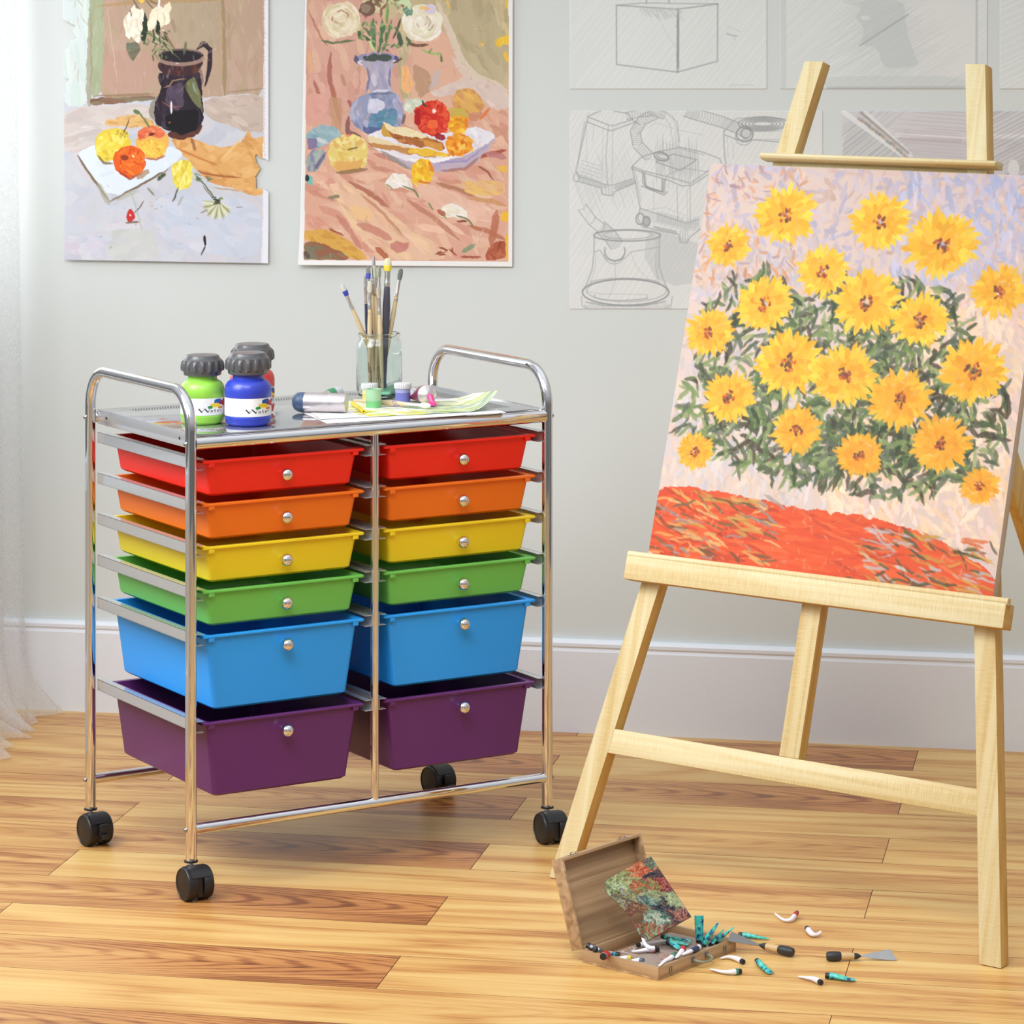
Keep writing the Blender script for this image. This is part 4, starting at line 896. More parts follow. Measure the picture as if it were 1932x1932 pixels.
def d_cube(A):
    hatch(A, 1075, -60, 1450, 168, 9, (232,236,235), 2.2, ang=-52, alpha=.7)
    L = A.line
    for _ in range(2):
        L([(398,32),(560,18),(1012,24)], 2.4, G2, .5); L([(398,32),(770,56),(1014,24)], 2.6, G1, .4)
        L([(398,32),(400,392),(770,438),(1012,372),(1014,24)], 2.6, G1, .38); L([(774,56),(770,438)], 3.2, G1, .45)
    for k in range(40):
        y = 50+k*9; L([(774-A.rng.random()*8,y),(778,y+14)], 2.5, (140,146,148), .5)
    for k in range(26): L([(540+k*9,50+A.rng.random()*8),(560+k*9+A.rng.random()*40,64+A.rng.random()*60)], 2, G3, .6)
    L([(582,0),(582,22)], 3, G2, .9); L([(718,0),(720,20)], 3, G2, .9); L([(640,60),(700,200),(770,300)], 2, G3, .4)
    L([(1070,205),(1100,215),(1130,220)], 3, G2, .7); L([(1110,240),(1120,225)], 2, G2, .6); L([(1090,518),(1230,516)], 2, G3, .6); L([(1070,160),(1150,190)], 2, G3, .5)
def d_plaster(A):
    hatch(A, 1472, -60, 1862, 168, 8, (229,233,232), 3, ang=-42, alpha=.7)
    A.poly([(1395,-80),(1430,-80),(1428,530),(1395,540)], (208,213,213), crisp=True, alpha=.8)
    P = lambda x, y: ((1500+x*.2236-1040)/.3106, y*.2236/.3106)
    A.poly([P(540,0),(P(930,0)),P(940,230),P(1000,420),P(1060,560),P(750,580),P(700,400),P(560,380),P(590,230),P(500,140),P(560,90)], (204,210,210), alpha=.75)
    A.poly([P(940,0),P(1530,0),P(1530,640),P(1090,640),P(1080,470),P(1000,430),P(930,220),P(1000,150)], (226,227,226), alpha=.9)
    A.ell(*P(600,150), 30, 14, (226,229,228)); 
    hatch(A, 1612, 10, 1735, 120, 3, (186,192,192), 1, ang=-35, alpha=.35)
    A.line([P(550,385),P(960,120)], 2.6, (160,168,168), .8)
    A.poly([P(240,640),P(1440,640),P(1440,760),P(240,750)], (210,215,214), alpha=.7); A.line([P(280,742),P(1430,738)], 5, (188,193,193), .8); A.line([P(1535,0),P(1532,560)], 4, (190,196,196), .8)
    hatch(A, 1560, 142, 1820, 168, 4, (194,200,200), 1.2, ang=-30, alpha=.5); A.poly([P(400,0),P(540,0),P(560,60),P(420,30)], (208,213,212), alpha=.6)
def d_side(A):
    hatch(A, 1885, -60, 1990, 168, 10, (231,234,233), 3, ang=-25, alpha=.8)
def d_boxes(A):
    hatch(A, 1075, 209, 1552, 583, 8, (236,238,237), 1.8, ang=-58, alpha=.7)
    def L(P, w_=3, a=.7, c=G1):
        A.line(P, w_*.8, c, a*.62)
        if w_ >= 3: A.line([(x+A.rng.normal()*4, y+A.rng.normal()*4) for x, y in P], w_*.6, c, a*.35)
    def hose(P, wd, n=26):
        P = [np.array(q, float) for q in P]
        for i in range(n):
            t = i/(n-1)*(len(P)-1); k = min(int(t), len(P)-2); f = t-k; c = P[k]*(1-f)+P[k+1]*f; d = P[k+1]-P[k]; d /= np.linalg.norm(d)+1e-6; nn = np.array((-d[1], d[0]))
            L([tuple(c-nn*wd/2), tuple(c+d*wd*.18), tuple(c+nn*wd/2)], 2.2, .65)
        for sgn in (-1, 1):
            Q = []
            for k in range(len(P)):
                d = P[min(k+1,len(P)-1)]-P[max(k-1,0)]; d /= np.linalg.norm(d)+1e-6; Q.append(tuple(P[k]+sgn*np.array((-d[1],d[0]))*wd/2))
            L(Q, 2.8, .75)
    # container at the upper left
    L([(305,672),(225,705),(220,740),(345,790),(370,796),(520,740)]); L([(225,710),(350,760),(380,765),(500,725)]); L([(380,672),(470,690),(500,730),(545,760)])
    L([(218,740),(190,870),(150,1040),(170,1075),(345,1125),(380,1125),(500,1085)]); L([(205,740),(185,850),(162,1000)], 2.5); L([(350,765),(335,940),(345,1120)], 2.6); L([(378,768),(372,1120)], 2.2, .5); L([(318,790),(310,1080)], 1.8, .4)
    for k in range(5): L([(185,975+k*22),(305,1010+k*24)], 2, .5)
    L([(250,860),(255,840),(262,760)], 1.8, .5); L([(215,740),(218,980)], 1.8, .4)
    A.poly([(150,1048),(340,1118),(345,1150),(165,1100)], (186,190,191), alpha=.5); A.poly([(385,1130),(510,1085),(510,1120),(390,1160)], (180,184,186), alpha=.6)
    L([(135,1085),(140,1060),(160,1045),(175,1080),(165,1105),(140,1100),(135,1085)], 2.6); L([(160,1100),(305,1140),(310,1180),(350,1185),(380,1190),(385,1165),(520,1110)]); hatch(A, 1092, 328, 1200, 366, 3, G2, 1, ang=70, alpha=.4)
    for x in (310,330,350,370): L([(x,1125),(x+5,1180)], 2.2, .5)
    # hoses
    hose([(460,705),(540,690),(620,680),(690,700)], 44, 16); hose([(640,690),(560,730),(515,800),(530,880),(600,950)], 62, 26)
    L([(600,690),(680,700),(730,760),(735,830)], 2.4, .5); L([(700,680),(770,740),(785,860)], 2.6, .7); L([(740,700),(770,790),(780,865)], 2, .5); L([(590,780),(640,745),(780,790),(930,820)], 1.8, .4); L([(700,870),(820,905)], 1.8, .4)
    # open container in the middle
    L([(495,1010),(560,950),(640,925),(790,895),(930,925),(1030,965),(1042,1000)]); L([(495,1010),(560,1035),(730,1080),(850,1115),(900,1080),(960,1035)]); L([(490,1020),(560,1050),(720,1095),(800,1130),(860,1125),(960,1060)])
    L([(640,985),(745,935),(888,970),(790,1035),(640,985)], 3, .8); hatch(A, 1240, 290, 1316, 322, 2.2, (160,164,166), 1, ang=88, alpha=.55)
    L([(790,905),(935,940)], 2.4); L([(700,1070),(800,1020),(960,1045)], 2); L([(560,960),(740,990)], 1.8, .4); A.ell(675, 950, 44*.3106/.3106, 24, (216,218,218), ang=15); A.ering(675,950,46,25,3,G1,.8,15); A.ering(680,950,34,15,2.5,G1,.6,15)
    L([(495,1015),(520,1130),(545,1265),(800,1345),(835,1355),(900,1330)]); L([(512,1030),(550,1230)], 2.2, .5); L([(770,1130),(775,1340)], 2.4, .6); L([(850,1120),(850,1350)], 2.6, .6); L([(830,1150),(835,1350)], 2, .4); L([(625,1090),(630,1275)], 1.8, .5); L([(545,1280),(700,1260),(820,1310)], 1.8, .4)
    for o in (0, 12, 22): L([(562+o*.5,1040+o),(560+o,1110+o),(580+o,1130+o*.8),(690-o*.6,1170-o*.4),(700-o,1085+o*.3)], 3, .8)
    L([(555,1130),(690,1185),(708,1165)], 3.5, .8)
    A.poly([(545,1270),(800,1350),(900,1335),(900,1380),(800,1400),(545,1330)], (200,203,204), alpha=.4)
    for k in range(24): L([(650+k*11,1285+k*2.6 if k < 15 else 1345-(k-15)*4),(650+k*11,1345+k*2.6 if k < 15 else 1400)], 2, .6)
    L([(545,1265),(530,1330),(560,1380),(780,1425),(790,1470),(830,1475),(850,1440),(910,1390)]); A.ering(545,1330,25,34,3,G1,.7); A.ering(583,1345,20,28,4,G1,.8); A.ell(583,1345,16,22,(186,190,191)); A.poly([(620,1370),(770,1400),(770,1425),(620,1385)], (176,180,182), alpha=.7)
    for x in (790,805,820,835): L([(x,1400),(x,1465)], 2.4, .6)
    # round bucket at the lower left
    hose([(190,1260),(250,1340),(310,1390)], 60, 3); hose([(300,1380),(360,1430),(400,1490)], 82, 14)
    A.ering(465,1430,205,34,3,G1,.75); A.ering(470,1426,150,26,2,G1,.5); L([(262,1430),(262,1530)]); L([(663,1420),(662,1530)]); L([(265,1530),(300,1520),(330,1570),(390,1590),(450,1570),(490,1530),(660,1500)], 2.8); A.ering(390,1525,62,58,3,G1,.7,0,-20,200); A.ering(385,1545,60,58,2,G1,.5,0,0,180)
    L([(262,1530),(250,1640),(215,1730),(190,1770)]); L([(275,1540),(268,1640),(230,1740)], 2, .5); L([(662,1530),(660,1620),(690,1700),(715,1770)]); L([(640,1540),(640,1630),(668,1720)], 2, .5); L([(390,1590),(395,1700),(350,1810)], 2, .5); L([(490,1540),(520,1620),(600,1700)], 1.8, .4)
    A.ering(455,1775,265,80,3.2,G1,.8); A.ering(460,1765,245,68,2,G1,.5); A.ering(450,1720,210,30,2,G1,.5,0,180,360); A.ering(430,1800,170,25,2,G1,.5,0,20,200); L([(220,1770),(300,1785),(590,1790),(590,1815),(400,1825)], 2, .5)
    L([(185,1800),(190,1860),(220,1868)], 2.6); L([(740,1800),(735,1850),(700,1870)], 2.6); L([(215,1835),(330,1855),(560,1858),(700,1830)], 3, .8)
    for k in range(60): L([(205+k*9,1850+8*math.sin(k)),(207+k*9,1878)], 1.8, .5)
    P = lambda x, y: (1040+x*.3106, y*.3106)
    r = A.mask([(580,1450),(620,1390),(760,1430),(900,1480),(860,1720),(760,1738),(640,1690),(570,1560)], crisp=True)
    if r:
        full = np.zeros((A.h, A.w)); full[r[0]] = r[1]; k = -160
        for i in range(60):
            q = i*6.5; A._st([P(560+q-200, 1380+q*.35-200), P(560+q+300, 1380+q*.35+300)] if 0 else [(1200+i*2.3-60, 420-30), (1200+i*2.3+60, 420+130)], 1, G2, .6, clip=full, crisp=True, taper=False)
    for k in range(20): L([(640,1440+k*14),(655,1444+k*14)], 2, .5)
    # basket at the upper right
    hose([(820,675),(900,700),(1040,740),(1120,770),(1200,810)], 66, 34); A.ering(1180,815,50,46,3,G1,.8); A.ering(1188,810,30,30,3,G1,.7); A.ering(1175,830,52,52,2,G1,.5,0,20,190)
    for k in range(5): A.ering(1290,752,150-k*22,42-k*7,2.4,G1,.7)
    L([(1055,800),(1130,720),(1300,708),(1430,725)], 2.6); L([(1055,790),(1055,870),(1060,960),(1070,1000)]); L([(1075,830),(1080,960)], 2, .4); L([(1060,820),(1140,850),(1260,850),(1420,865)], 3, .7); L([(1230,800),(1420,795)], 2, .6); L([(1240,850),(1420,845)], 2, .5); L([(1110,870),(1112,960)], 1.8, .4)
def d_desk(A):
    P = lambda x, y: ((1500+x*.2236-1040)/.3106, y*.2236/.3106)
    A.poly([P(390,940),P(990,1310),P(990,2600),P(390,2600)], (196,199,200), alpha=.8)
    A.poly([P(600,950),P(900,940),P(2000,960),P(2000,1160),P(860,1140)], (214,212,215), alpha=.8)
    A.poly([P(860,1140),P(2100,1165),P(2100,2600),P(1000,2600),P(990,1310)], (206,202,205), alpha=.8)
    hatch(A, 1588, 240, 1700, 330, 5, (150,156,160), 2, ang=-38, alpha=.4); hatch(A, 1588, 240, 1700, 330, 7, (226,226,226), 2.5, ang=-38, alpha=.6)
    for a, b, c, w_ in ((P(410,945),P(920,1310),(236,238,238),3),(P(600,950),P(985,1310),(232,234,234),2.4),(P(560,950),P(960,1290),(170,160,156),1.6)):
        A.line([a, b], w_/.3106, c, .8)
    for k in range(14):
        x, y = P(540+k*30, 990+k*24+A.rng.random()*20); A.line([(x,y),(x+22,y+14)], 6, [(150,140,132),(190,160,140),(130,136,140)][k%3], .5)
    A.line([P(860,1140),P(1430,1165),P(2000,1140)], 8, (232,230,230), .8); A.line([P(900,1170),P(1400,1190)], 8, (184,170,176), .4)
    hatch(A, 1860, 230, 1990, 330, 6, (140,144,150), 2.4, ang=-28, alpha=.4); hatch(A, 1700, 262, 1860, 300, 8, (190,178,182), 2, ang=4, alpha=.5)
    A.ell(*P(1850,1420), 34, 52, (222,222,222))
sketch('faint pencil drawing of a cube, top row above the round-bucket sketches', [(1075,-70),(1447,-70),(1447,168),(1075,168)], 250, 160, (223,228,227), d_cube, 41)
sketch('faint shaded drawing of a plaster form behind the left easel post', [(1472,-70),(1863,-70),(1863,168),(1472,168)], 250, 160, (221,226,225), d_plaster, 42)
sketch('faint drawing cut by the right picture edge, right of the easel top', [(1886,-70),(2080,-70),(2080,168),(1886,168)], 110, 140, (220,225,224), d_side, 43)
sketch('pencil drawing of containers with ridged hoses and a round bucket, left of the canvas', [(1075,209),(1552,209),(1552,583),(1075,583)], 460, 370, (224,226,225), d_boxes, 44)
sketch('grey hatched drawing showing between the two easel posts behind the canvas', [(1588,209),(2080,209),(2080,583),(1588,583)], 300, 230, (212,212,214), d_desk, 45)
# ------------------------------------------------------------------ things on top of the cart
TZ = PZ + .0002
def top(x, y, z=None): return on_z(x, y, TZ if z is None else z)
def label_art(seed):
    # wrap-around label: 90 x 26 mm, drawn in units of 0.25 mm; a colour splash and the word Water
    w, h = 260, 84
    A = Art([(0,0),(400,0),(400,108),(0,108)], w, h, (240,240,242), seed=seed, warp=.8)
    for pts, c in (([(232,8),(262,4),(268,26),(250,40),(230,34)],(22,84,160)),([(262,20),(300,0),(318,18),(314,40),(296,56),(270,48),(258,34)],(190,26,36)),([(286,34),(330,30),(330,66),(306,62)],(160,20,40)),
                   ([(214,34),(246,30),(262,44),(250,58),(222,56)],(232,200,40)),([(206,50),(224,46),(226,64),(208,66)],(40,140,70)),([(246,56),(272,52),(270,70),(250,70)],(226,130,40)),([(256,30),(266,30),(262,44),(252,40)],(110,30,90))):
        A.poly(pts, c)
    K = (30,32,40)
    A.line([(176,66),(186,86)], 5, K, 1); A.line([(186,86),(192,72)], 1.6, K, 1); A.line([(196,66),(208,86)], 5, K, 1); A.line([(208,86),(214,68)], 1.6, K, 1)
    x = 218   # a t e r
    A.line([(x,76),(x+6,76),(x+6,87),(x,87),(x,82),(x+6,82)], 2.2, K, 1); x += 13
    A.line([(x+3,70),(x+3,87),(x+7,87)], 2.4, K, 1); A.line([(x,76),(x+7,76)], 1.8, K, 1); x += 14
    A.line([(x,82),(x+7,82),(x+7,76),(x,76),(x,87),(x+7,87)], 2.2, K, 1); x += 14
    A.line([(x,76),(x,87)], 2.4, K, 1); A.line([(x,78),(x+6,76)], 2.0, K, 1)
    A.line([(60,72),(66,60)], 3, K, .9); A.line([(176,60),(290,62)], .8, (150,150,156), .7); A.line([(176,94),(290,95)], .8, (170,170,176), .7)
    return A
M_CAPG = plain('grey_cap_plastic', (84,84,87), .25, spec=.6)
def bottle(px, py, col, name_label, turn, scale=1.0, seed=1):
    p = top(px, py)
    t = thing('paint_bottle', name_label, 'paint bottle', p, 0, 'paint bottles on the cart top'); t.scale = (scale,)*3
    mt = plain('bottle_'+str(seed), col, .35, coat=.25)
    prof = [(.020,0),(.030,.0005),(.0345,.004),(.0368,.012),(.0368,.0150),(.0362,.0160),(.0362,.0455),(.0368,.0470),(.0368,.056),(.0358,.062),(.0325,.068),(.0275,.0715),(.0245,.073),(.0240,.078),(.0246,.0800),(.0240,.084)]
    m = MB(); m.lathe(prof, 48); m.build('body', mt, t, smooth=True)
    A = label_art(seed); r = .0366; a0 = R(turn)
    def pos(a, b):
        q = a0 + a*R(300)
        return np.stack([r*np.cos(q), r*np.sin(q), .0448-b*.0282], -1)
    lb = A.mesh('label', M_LABEL, pos, t); lab(lb, 'white printed label')
    prof = [(.0296,.080),(.0312,.0812),(.0318,.086),(.0340,.0885),(.0345,.093),(.0334,.1015),(.0322,.1055),(.0290,.1085),(.0278,.1115),(.0262,.1135),(.018,.1139),(.0003,.1140)]
    def rm(q, h): return 1 + (.06*max(-.5, min(1, 1.8*math.sin(q*16))) if .087 < h < .104 else (.008*math.sin(q*18) if .104 <= h < .107 else 0))
    m = MB(); m.lathe(prof, 144, rmod=rm); lab(m.build('cap', M_CAPG, t, smooth=True), 'dark grey ribbed screw cap')
    return t
M_LABEL = painted('printed_label', .45)
bottle(382, 798, (150,214,76), 'green paint bottle with grey ribbed cap, behind the left handle', 134, 1.0, 51)
bottle(468, 801.5, (48,66,186), 'blue paint bottle with grey ribbed cap, in front of the red one', 138, 1.06, 52)
bottle(476, 779, (206,52,50), 'red paint bottle half hidden behind the blue bottle', 150, 1.04, 53)

# glass jar with brushes
def glass(name, col, rough=.0):
    g = NT(name); tc = g.n('TexCoord').outputs['Object']; nz = g.n('TexNoise', Vector=tc, Scale=60.0, Detail=2.0)
    b = g.n('BsdfPrincipled', Base__Color=rgba(col), Roughness=rough, IOR=1.45); b.inputs['Transmission Weight'].default_value = 1.0
    bp = g.n('Bump', Strength=.08, Distance=.001, Height=nz.outputs['Fac']); g.link(bp.outputs[0], b.inputs['Normal'])
    return g.done(b.outputs[0])
M_GLASS = glass('jar_glass', (243,251,249))
JP = top(715.5, 749.5)
jar = MB().lathe([(.0003,0),(.030,0),(.0365,.003),(.0400,.010),(.0405,.018),(.0405,.090),(.0395,.098),(.0350,.1035),(.0345,.1060),(.0368,.1075),(.0376,.1105),(.0368,.1135),(.0340,.1145),
                  (.0318,.1130),(.0312,.106),(.0325,.102),(.0370,.097),(.0382,.089),(.0382,.018),(.036,.009),(.030,.006),(.0003,.006)], 48, closed=False).build('glass_jar', M_GLASS, smooth=True)
jar.location = JP
tag(jar, 'clear glass jar standing on the cart top, full of paint brushes', 'jar')
M_FER = chrome('brush_ferrule', (228,226,222), .34)
def spot_wood(name, base, spots, seed):
    g = NT(name); tc = g.n('TexCoord').outputs['Object']
    mp = g.n('Mapping', Vector=tc); mp.inputs['Location'].default_value = (seed*.37, seed*.11, seed*.53)
    nz = g.n('TexNoise', Vector=mp.outputs[0], Scale=42.0, Detail=3.0)
    r = g.n('ValToRGB', Fac=nz.outputs['Fac']); e = r.color_ramp.elements; e[0].position = .0; e[0].color = rgba(base); e[1].position = 1; e[1].color = rgba(spots[-1])
    for i, c in enumerate(spots):
        x = e.new(.53+.05*i); x.color = rgba(base); y = e.new(.55+.05*i); y.color = rgba(c)
    return g.done(g.n('BsdfPrincipled', Base__Color=r.outputs['Color'], Roughness=.45).outputs[0])
HW = (212,190,152)
def brush(tip, foot, L, r, hmat, bcol, fer=.22, lab_='', loc=None, flat=1.0, paintcol=None):
    """tip, foot: world points along the brush; foot end is the handle butt"""
    d = (tip-foot).normalized(); base = foot
    q = d.to_track_quat('Z', 'Y')
    t = thing('paint_brush', lab_, 'paint brush', base, 0, 'brushes in the glass jar' if loc is None else None); t.rotation_euler = q.to_euler()
    L = (tip-foot).length
    bl = min(.020, L*.12); fl = .030; hl = L-bl-fl
    m = MB(); m.lathe([(.0003,0),(r*.45,.001),(r*.6,.01),(r*.72,hl*.3),(r*1.0,hl*.66),(r*1.08,hl*.8),(r*.85,hl*.97),(r*.72,hl+.003)], 16); m.build('handle', hmat, t, smooth=True)
    m = MB(); m.lathe([(r*.86,hl),(r*.92,hl+.002),(r*.84,hl+.004),(r*.92,hl+.006),(r*.82,hl+.008),(r*.78,hl+fl*.6),(r*.8,hl+fl)], 16); m.build('ferrule', M_FER, t, smooth=True)
    m = MB(); m.tube([(0,0,hl+fl-.001),(0,0,hl+fl+bl*.4),(0,0,hl+fl+bl*.85),(0,0,L)], [r*.8, r*1.0, r*.86, r*.5], 14, flat=[(1,.8),(1.1,.6),(1.05,.5),(1,.4)])
    m.build('bristles', plain('bristle', bcol, .8, bump=.4, bscale=1200, var=.12), t, smooth=True)
    if paintcol:
        m = MB(); m.tube([(0,0,hl+fl-.0025),(0,0,hl+fl+bl*.35)], [r*.95, r*1.12], 14, flat=[(1,.9),(1.1,.65)]); m.build('wet_paint', plain('paint_blob', paintcol, .4), t, smooth=True)
    return t
JZ = TZ+.007
def jb(tx, ty, dd, fx, fdd, r, hm, bc, lb, pc=None):
    # tip at pixel direction (tx,ty) at depth of jar + dd ; butt on the jar bottom at px fx
    rr = ray(tx, ty); tip = CAM + rr*(JP.y+dd)
    rf = ray(fx, 745); ft = CAM + rf*(JP.y+fdd); ft.z = JZ
    o = Vector((ft.x-JP.x, ft.y-JP.y, 0))
    if o.length > .030: o = o.normalized()*.030; ft = Vector((JP.x+o.x, JP.y+o.y, JZ))
    pass
    return brush(tip, ft, 0, r, hm, bc, lab_=lb, paintcol=pc)
SW = [spot_wood('worn_handle_%d' % i, HW, c, i) for i, c in enumerate([[(214,180,70),(70,74,160),(170,140,140)],[(180,150,110),(150,120,90)],[(200,176,140),(120,100,140)],[(224,186,60),(110,110,120),(84,90,160)]])]
DK = plain('slate_handle', (84,82,96), .35); NV = plain('navy_handle', (66,68,92), .35)
jb(645, 536, -.015, 733, .012, .0042, SW[0], (206,206,196), 'brush leaning far left out of the jar, blue on its ferrule', (60,70,170))
jb(688, 520, .012, 700, .022, .0038, NV, (180,180,176), 'thin brush with navy handle, left in the jar')
jb(694, 502, -.006, 706, -.01, .0040, SW[2], (120,126,116), 'brush with grey-green tip stained blue, left part of the jar', (70,76,180))
jb(705, 483, .006, 706, .018, .0052, SW[1], (176,166,166), 'tallest brush in the jar with pale mauve bristles')
jb(707, 501, -.016, 716, .0, .0040, SW[1], (196,204,176), 'brush with pale green bristles in front of the tallest one')
jb(716, 501, .004, 708, -.012, .0044, SW[2], (160,164,144), 'brush with olive grey bristles in the middle of the jar')
jb(698, 530, -.02, 697, -.02, .0040, SW[1], (200,196,180), 'short plain wooden brush at the front left of the jar')
jb(714, 540, -.022, 722, -.018, .0044, SW[2], (190,180,160), 'short wooden brush at the front middle of the jar')
jb(732, 487, .0, 724, .0, .0064, DK, (216,212,176), 'thick slate-handled brush with yellow-tipped bristles', (236,210,60))
jb(757, 507, .008, 716, .0, .0042, SW[3], (110,116,112), 'brush leaning right out of the jar, handle stained yellow')

# papers under the tubes
M_SHEET = plain('blank_sheet', (244,244,246), .65)
def cloc2(x, y): return top(x, y)
P = [top(617, 799.5), top(955, 779), top(905, 762), top(560, 774)]
m = MB(); z0, z1 = .0002, .0006
m.hexa([(p.x,p.y,TZ+z0) for p in P]+[(p.x,p.y,TZ+z1) for p in P]); o = m.build('paper_sheet', M_SHEET)
tag(o, 'plain white sheet lying under the colourful page at the cart front edge', 'paper')
def colour_page():
    A = Art([(0,0),(100,0),(100,60),(0,60)], 230, 130, (240,240,236), seed=61, warp=.6)
    A.dabs(24,0,100,60,420,9,2.2,[(214,220,120),(236,226,90),(160,186,120),(240,240,242),(196,204,222),(220,210,232),(244,244,240),(244,244,244),(238,240,226)],ang=12,spread=.25)
    A.poly([(30,22),(60,20),(62,60),(30,60)],(110,150,90),alpha=.0)
    A.dabs(55,30,100,60,160,10,3,[(160,180,170),(150,176,130),(190,200,190),(214,220,140)],ang=8,spread=.2)
    A.dabs(26,40,60,60,70,8,3,[(226,214,60),(236,236,230),(200,206,80)],ang=10,spread=.2)
    A.dabs(0,0,24,60,20,9,1.2,[(190,200,220),(220,220,226)],ang=10)
    tl, tr, br, bl = [top(x, y) for x, y in ((560,761),(892,753),(940,776),(606,796))]
    def bulge(a, b):
        lift = .0012+.0004 + .026*np.clip((a-.82)/.18, 0, 1)**2*np.clip(b, 0, 1) + .008*np.clip((a-.86)/.14,0,1)**2
        return np.concatenate([0*a*b, 0*a*b, lift*np.ones_like(a*b)], -1)
    cs = [np.array(p) for p in (tl, tr, br, bl)]
    cs[3] = np.array(top(604, 793)); 
    o = A.mesh('printed_page', painted('page_print', .5), quad_pos(*cs, bulge=bulge))
    md = o.modifiers.new('paper_thickness', 'SOLIDIFY'); md.thickness = .0004; md.offset = 1
    tag(o, 'curled page printed in yellow and green lying across the cart top', 'paper')
    return o
colour_page()
PGZ = TZ+.0022
def strip_tube(name, label, cat, path, r, mat, capmat, caplen=.010, capr=None, flatend=True, group=None, band=None, bandmat=None, shoulder=None, mx=None, n=14, parent_loc=None, sag=1.0):
    """squeezed paint tube: path runs from the cap end to the crimped tail"""
    path = [Vector(p) for p in path]; c = path[0]
    t = thing(name, label, cat, c, 0, group)
    loc = [p-c for p in path]
    # resample
    def at(u):
        k = min(int(u*(len(loc)-1)), len(loc)-2); f = u*(len(loc)-1)-k
        p0, p1, p2, p3 = loc[max(k-1,0)], loc[k], loc[k+1], loc[min(k+2, len(loc)-1)]
        return .5*((2*p1)+(p2-p0)*f+(2*p0-5*p1+4*p2-p3)*f*f+(3*p1-p0-3*p2+p3)*f**3)
    pts = [at(i/n) for i in range(n+1)]; rs = []; fl = []
    up = Vector((0,0,1))
    rings = []; seg = 16
    for i, p in enumerate(pts):
        tn = (pts[min(i+1,n)]-pts[max(i-1,0)]).normalized(); a = tn.cross(up)
        a = a.normalized() if a.length > .2 else tn.cross(Vector((0,1,0))).normalized()
        b = a.cross(tn); u = i/n
        wd = r*(1+.25*u) if flatend else r*(1-.35*u); ht = r*(1-u**1.5*.93) if flatend else r*(1-.85*u)
        if flatend == 'point': wd = r*(1-.62*u**2.2); ht = r*(1-.86*u**1.3)
        if i == 0: wd, ht = r*.62, r*.62
        rings.append([p+a*math.cos(2*math.pi*k/seg)*wd+b*math.sin(2*math.pi*k/seg)*ht for k in range(seg)])
    m = MB(); m.rings(rings); m.build('tube_body', mat, t, smooth=True)
    d0 = (loc[0]-pts[1]).normalized(); cr = capr or r*.78
    m = MB(); m.lathe([(cr*.7,-.001),(cr,0),(cr*1.02,caplen*.5),(cr*.94,caplen),(cr*.6,caplen+.0003)], 20, tuple(loc[0]), tuple(d0), rmod=lambda q,h: 1+.03*math.sin(q*14)); m.build('cap', capmat, t, smooth=True)
    if band:
        u0, u1 = band; k = 6; rg = []
        for i in range(k+1):
            u = u0+(u1-u0)*i/k; p = at(u); tn = (at(min(u+.05,1))-at(max(u-.05,0))).normalized(); a = tn.cross(up).normalized(); b = a.cross(tn)
            rg.append([p+a*math.cos(2*math.pi*q/16)*r*(1.03+.2*u)+b*math.sin(2*math.pi*q/16)*(r*(1-u**1.5*.93)*1.04+.0002) for q in range(16)])
        m = MB(); m.rings(rg); m.build('band', bandmat, t, smooth=True)
    return t
# big silver tube, blue-black cap end on the left
M_SILV = chrome('silver_foil', (226,218,220), .42); M_BLUEB = plain('smeared_blue', (70,92,124), .35, bump=.8, bscale=260, var=.5)
M_CAPW = plain('pale_cap', (196,196,200), .4)
def big_tube():
    a, b = top(566, 779), top(654, 781)
    r = .0165; a.z = b.z = PGZ+r
    t = thing('paint_tube', 'large silver paint tube with blue smeared end, beside the blue bottle', 'paint tube', a)
    d = (b-a); L = d.length; d = d.normalized(); sd = d.cross(Vector((0,0,1)))
    rg = []
    for u, w_, h_ in ((.06,.80,.80),(.10,.98,.98),(.3,1,1),(.62,1,1),(.63,.985,.985),(.64,1,1),(.98,1,1),(1.0,.94,.94)):
        rg.append([d*u*L + sd*math.cos(q*math.pi/14)*r*w_ + Vector((0,0,1))*math.sin(q*math.pi/14)*r*h_ for q in range(28)])
    m = MB(); m.rings(rg); m.build('tube_body', M_SILV, t, smooth=True)
    m = MB(); m.lathe([(.0005,-.0135),(r*.45,-.0125),(r*.8,-.009),(r*.98,-.003),(r*1.02,.002),(r*1.02,.0085),(r*.9,.009)], 32, (0,0,0), tuple(d)); lab(m.build('smeared_shoulder', M_BLUEB, t, smooth=True), 'blue and black smeared shoulder')
    return t
big_tube()
def small_tube_behind():
    a, b = top(632, 754), top(590, 758); a.z += .012; b.z += .006
    strip_tube('paint_tube', 'small silver tube with green label, behind the large silver tube', 'paint tube', [a, a*.5+b*.5, b], .0095, M_SILV, M_CAPW, .013, .0095, band=(.08,.34), bandmat=plain('green_band', (70,140,96), .4))
small_tube_behind()
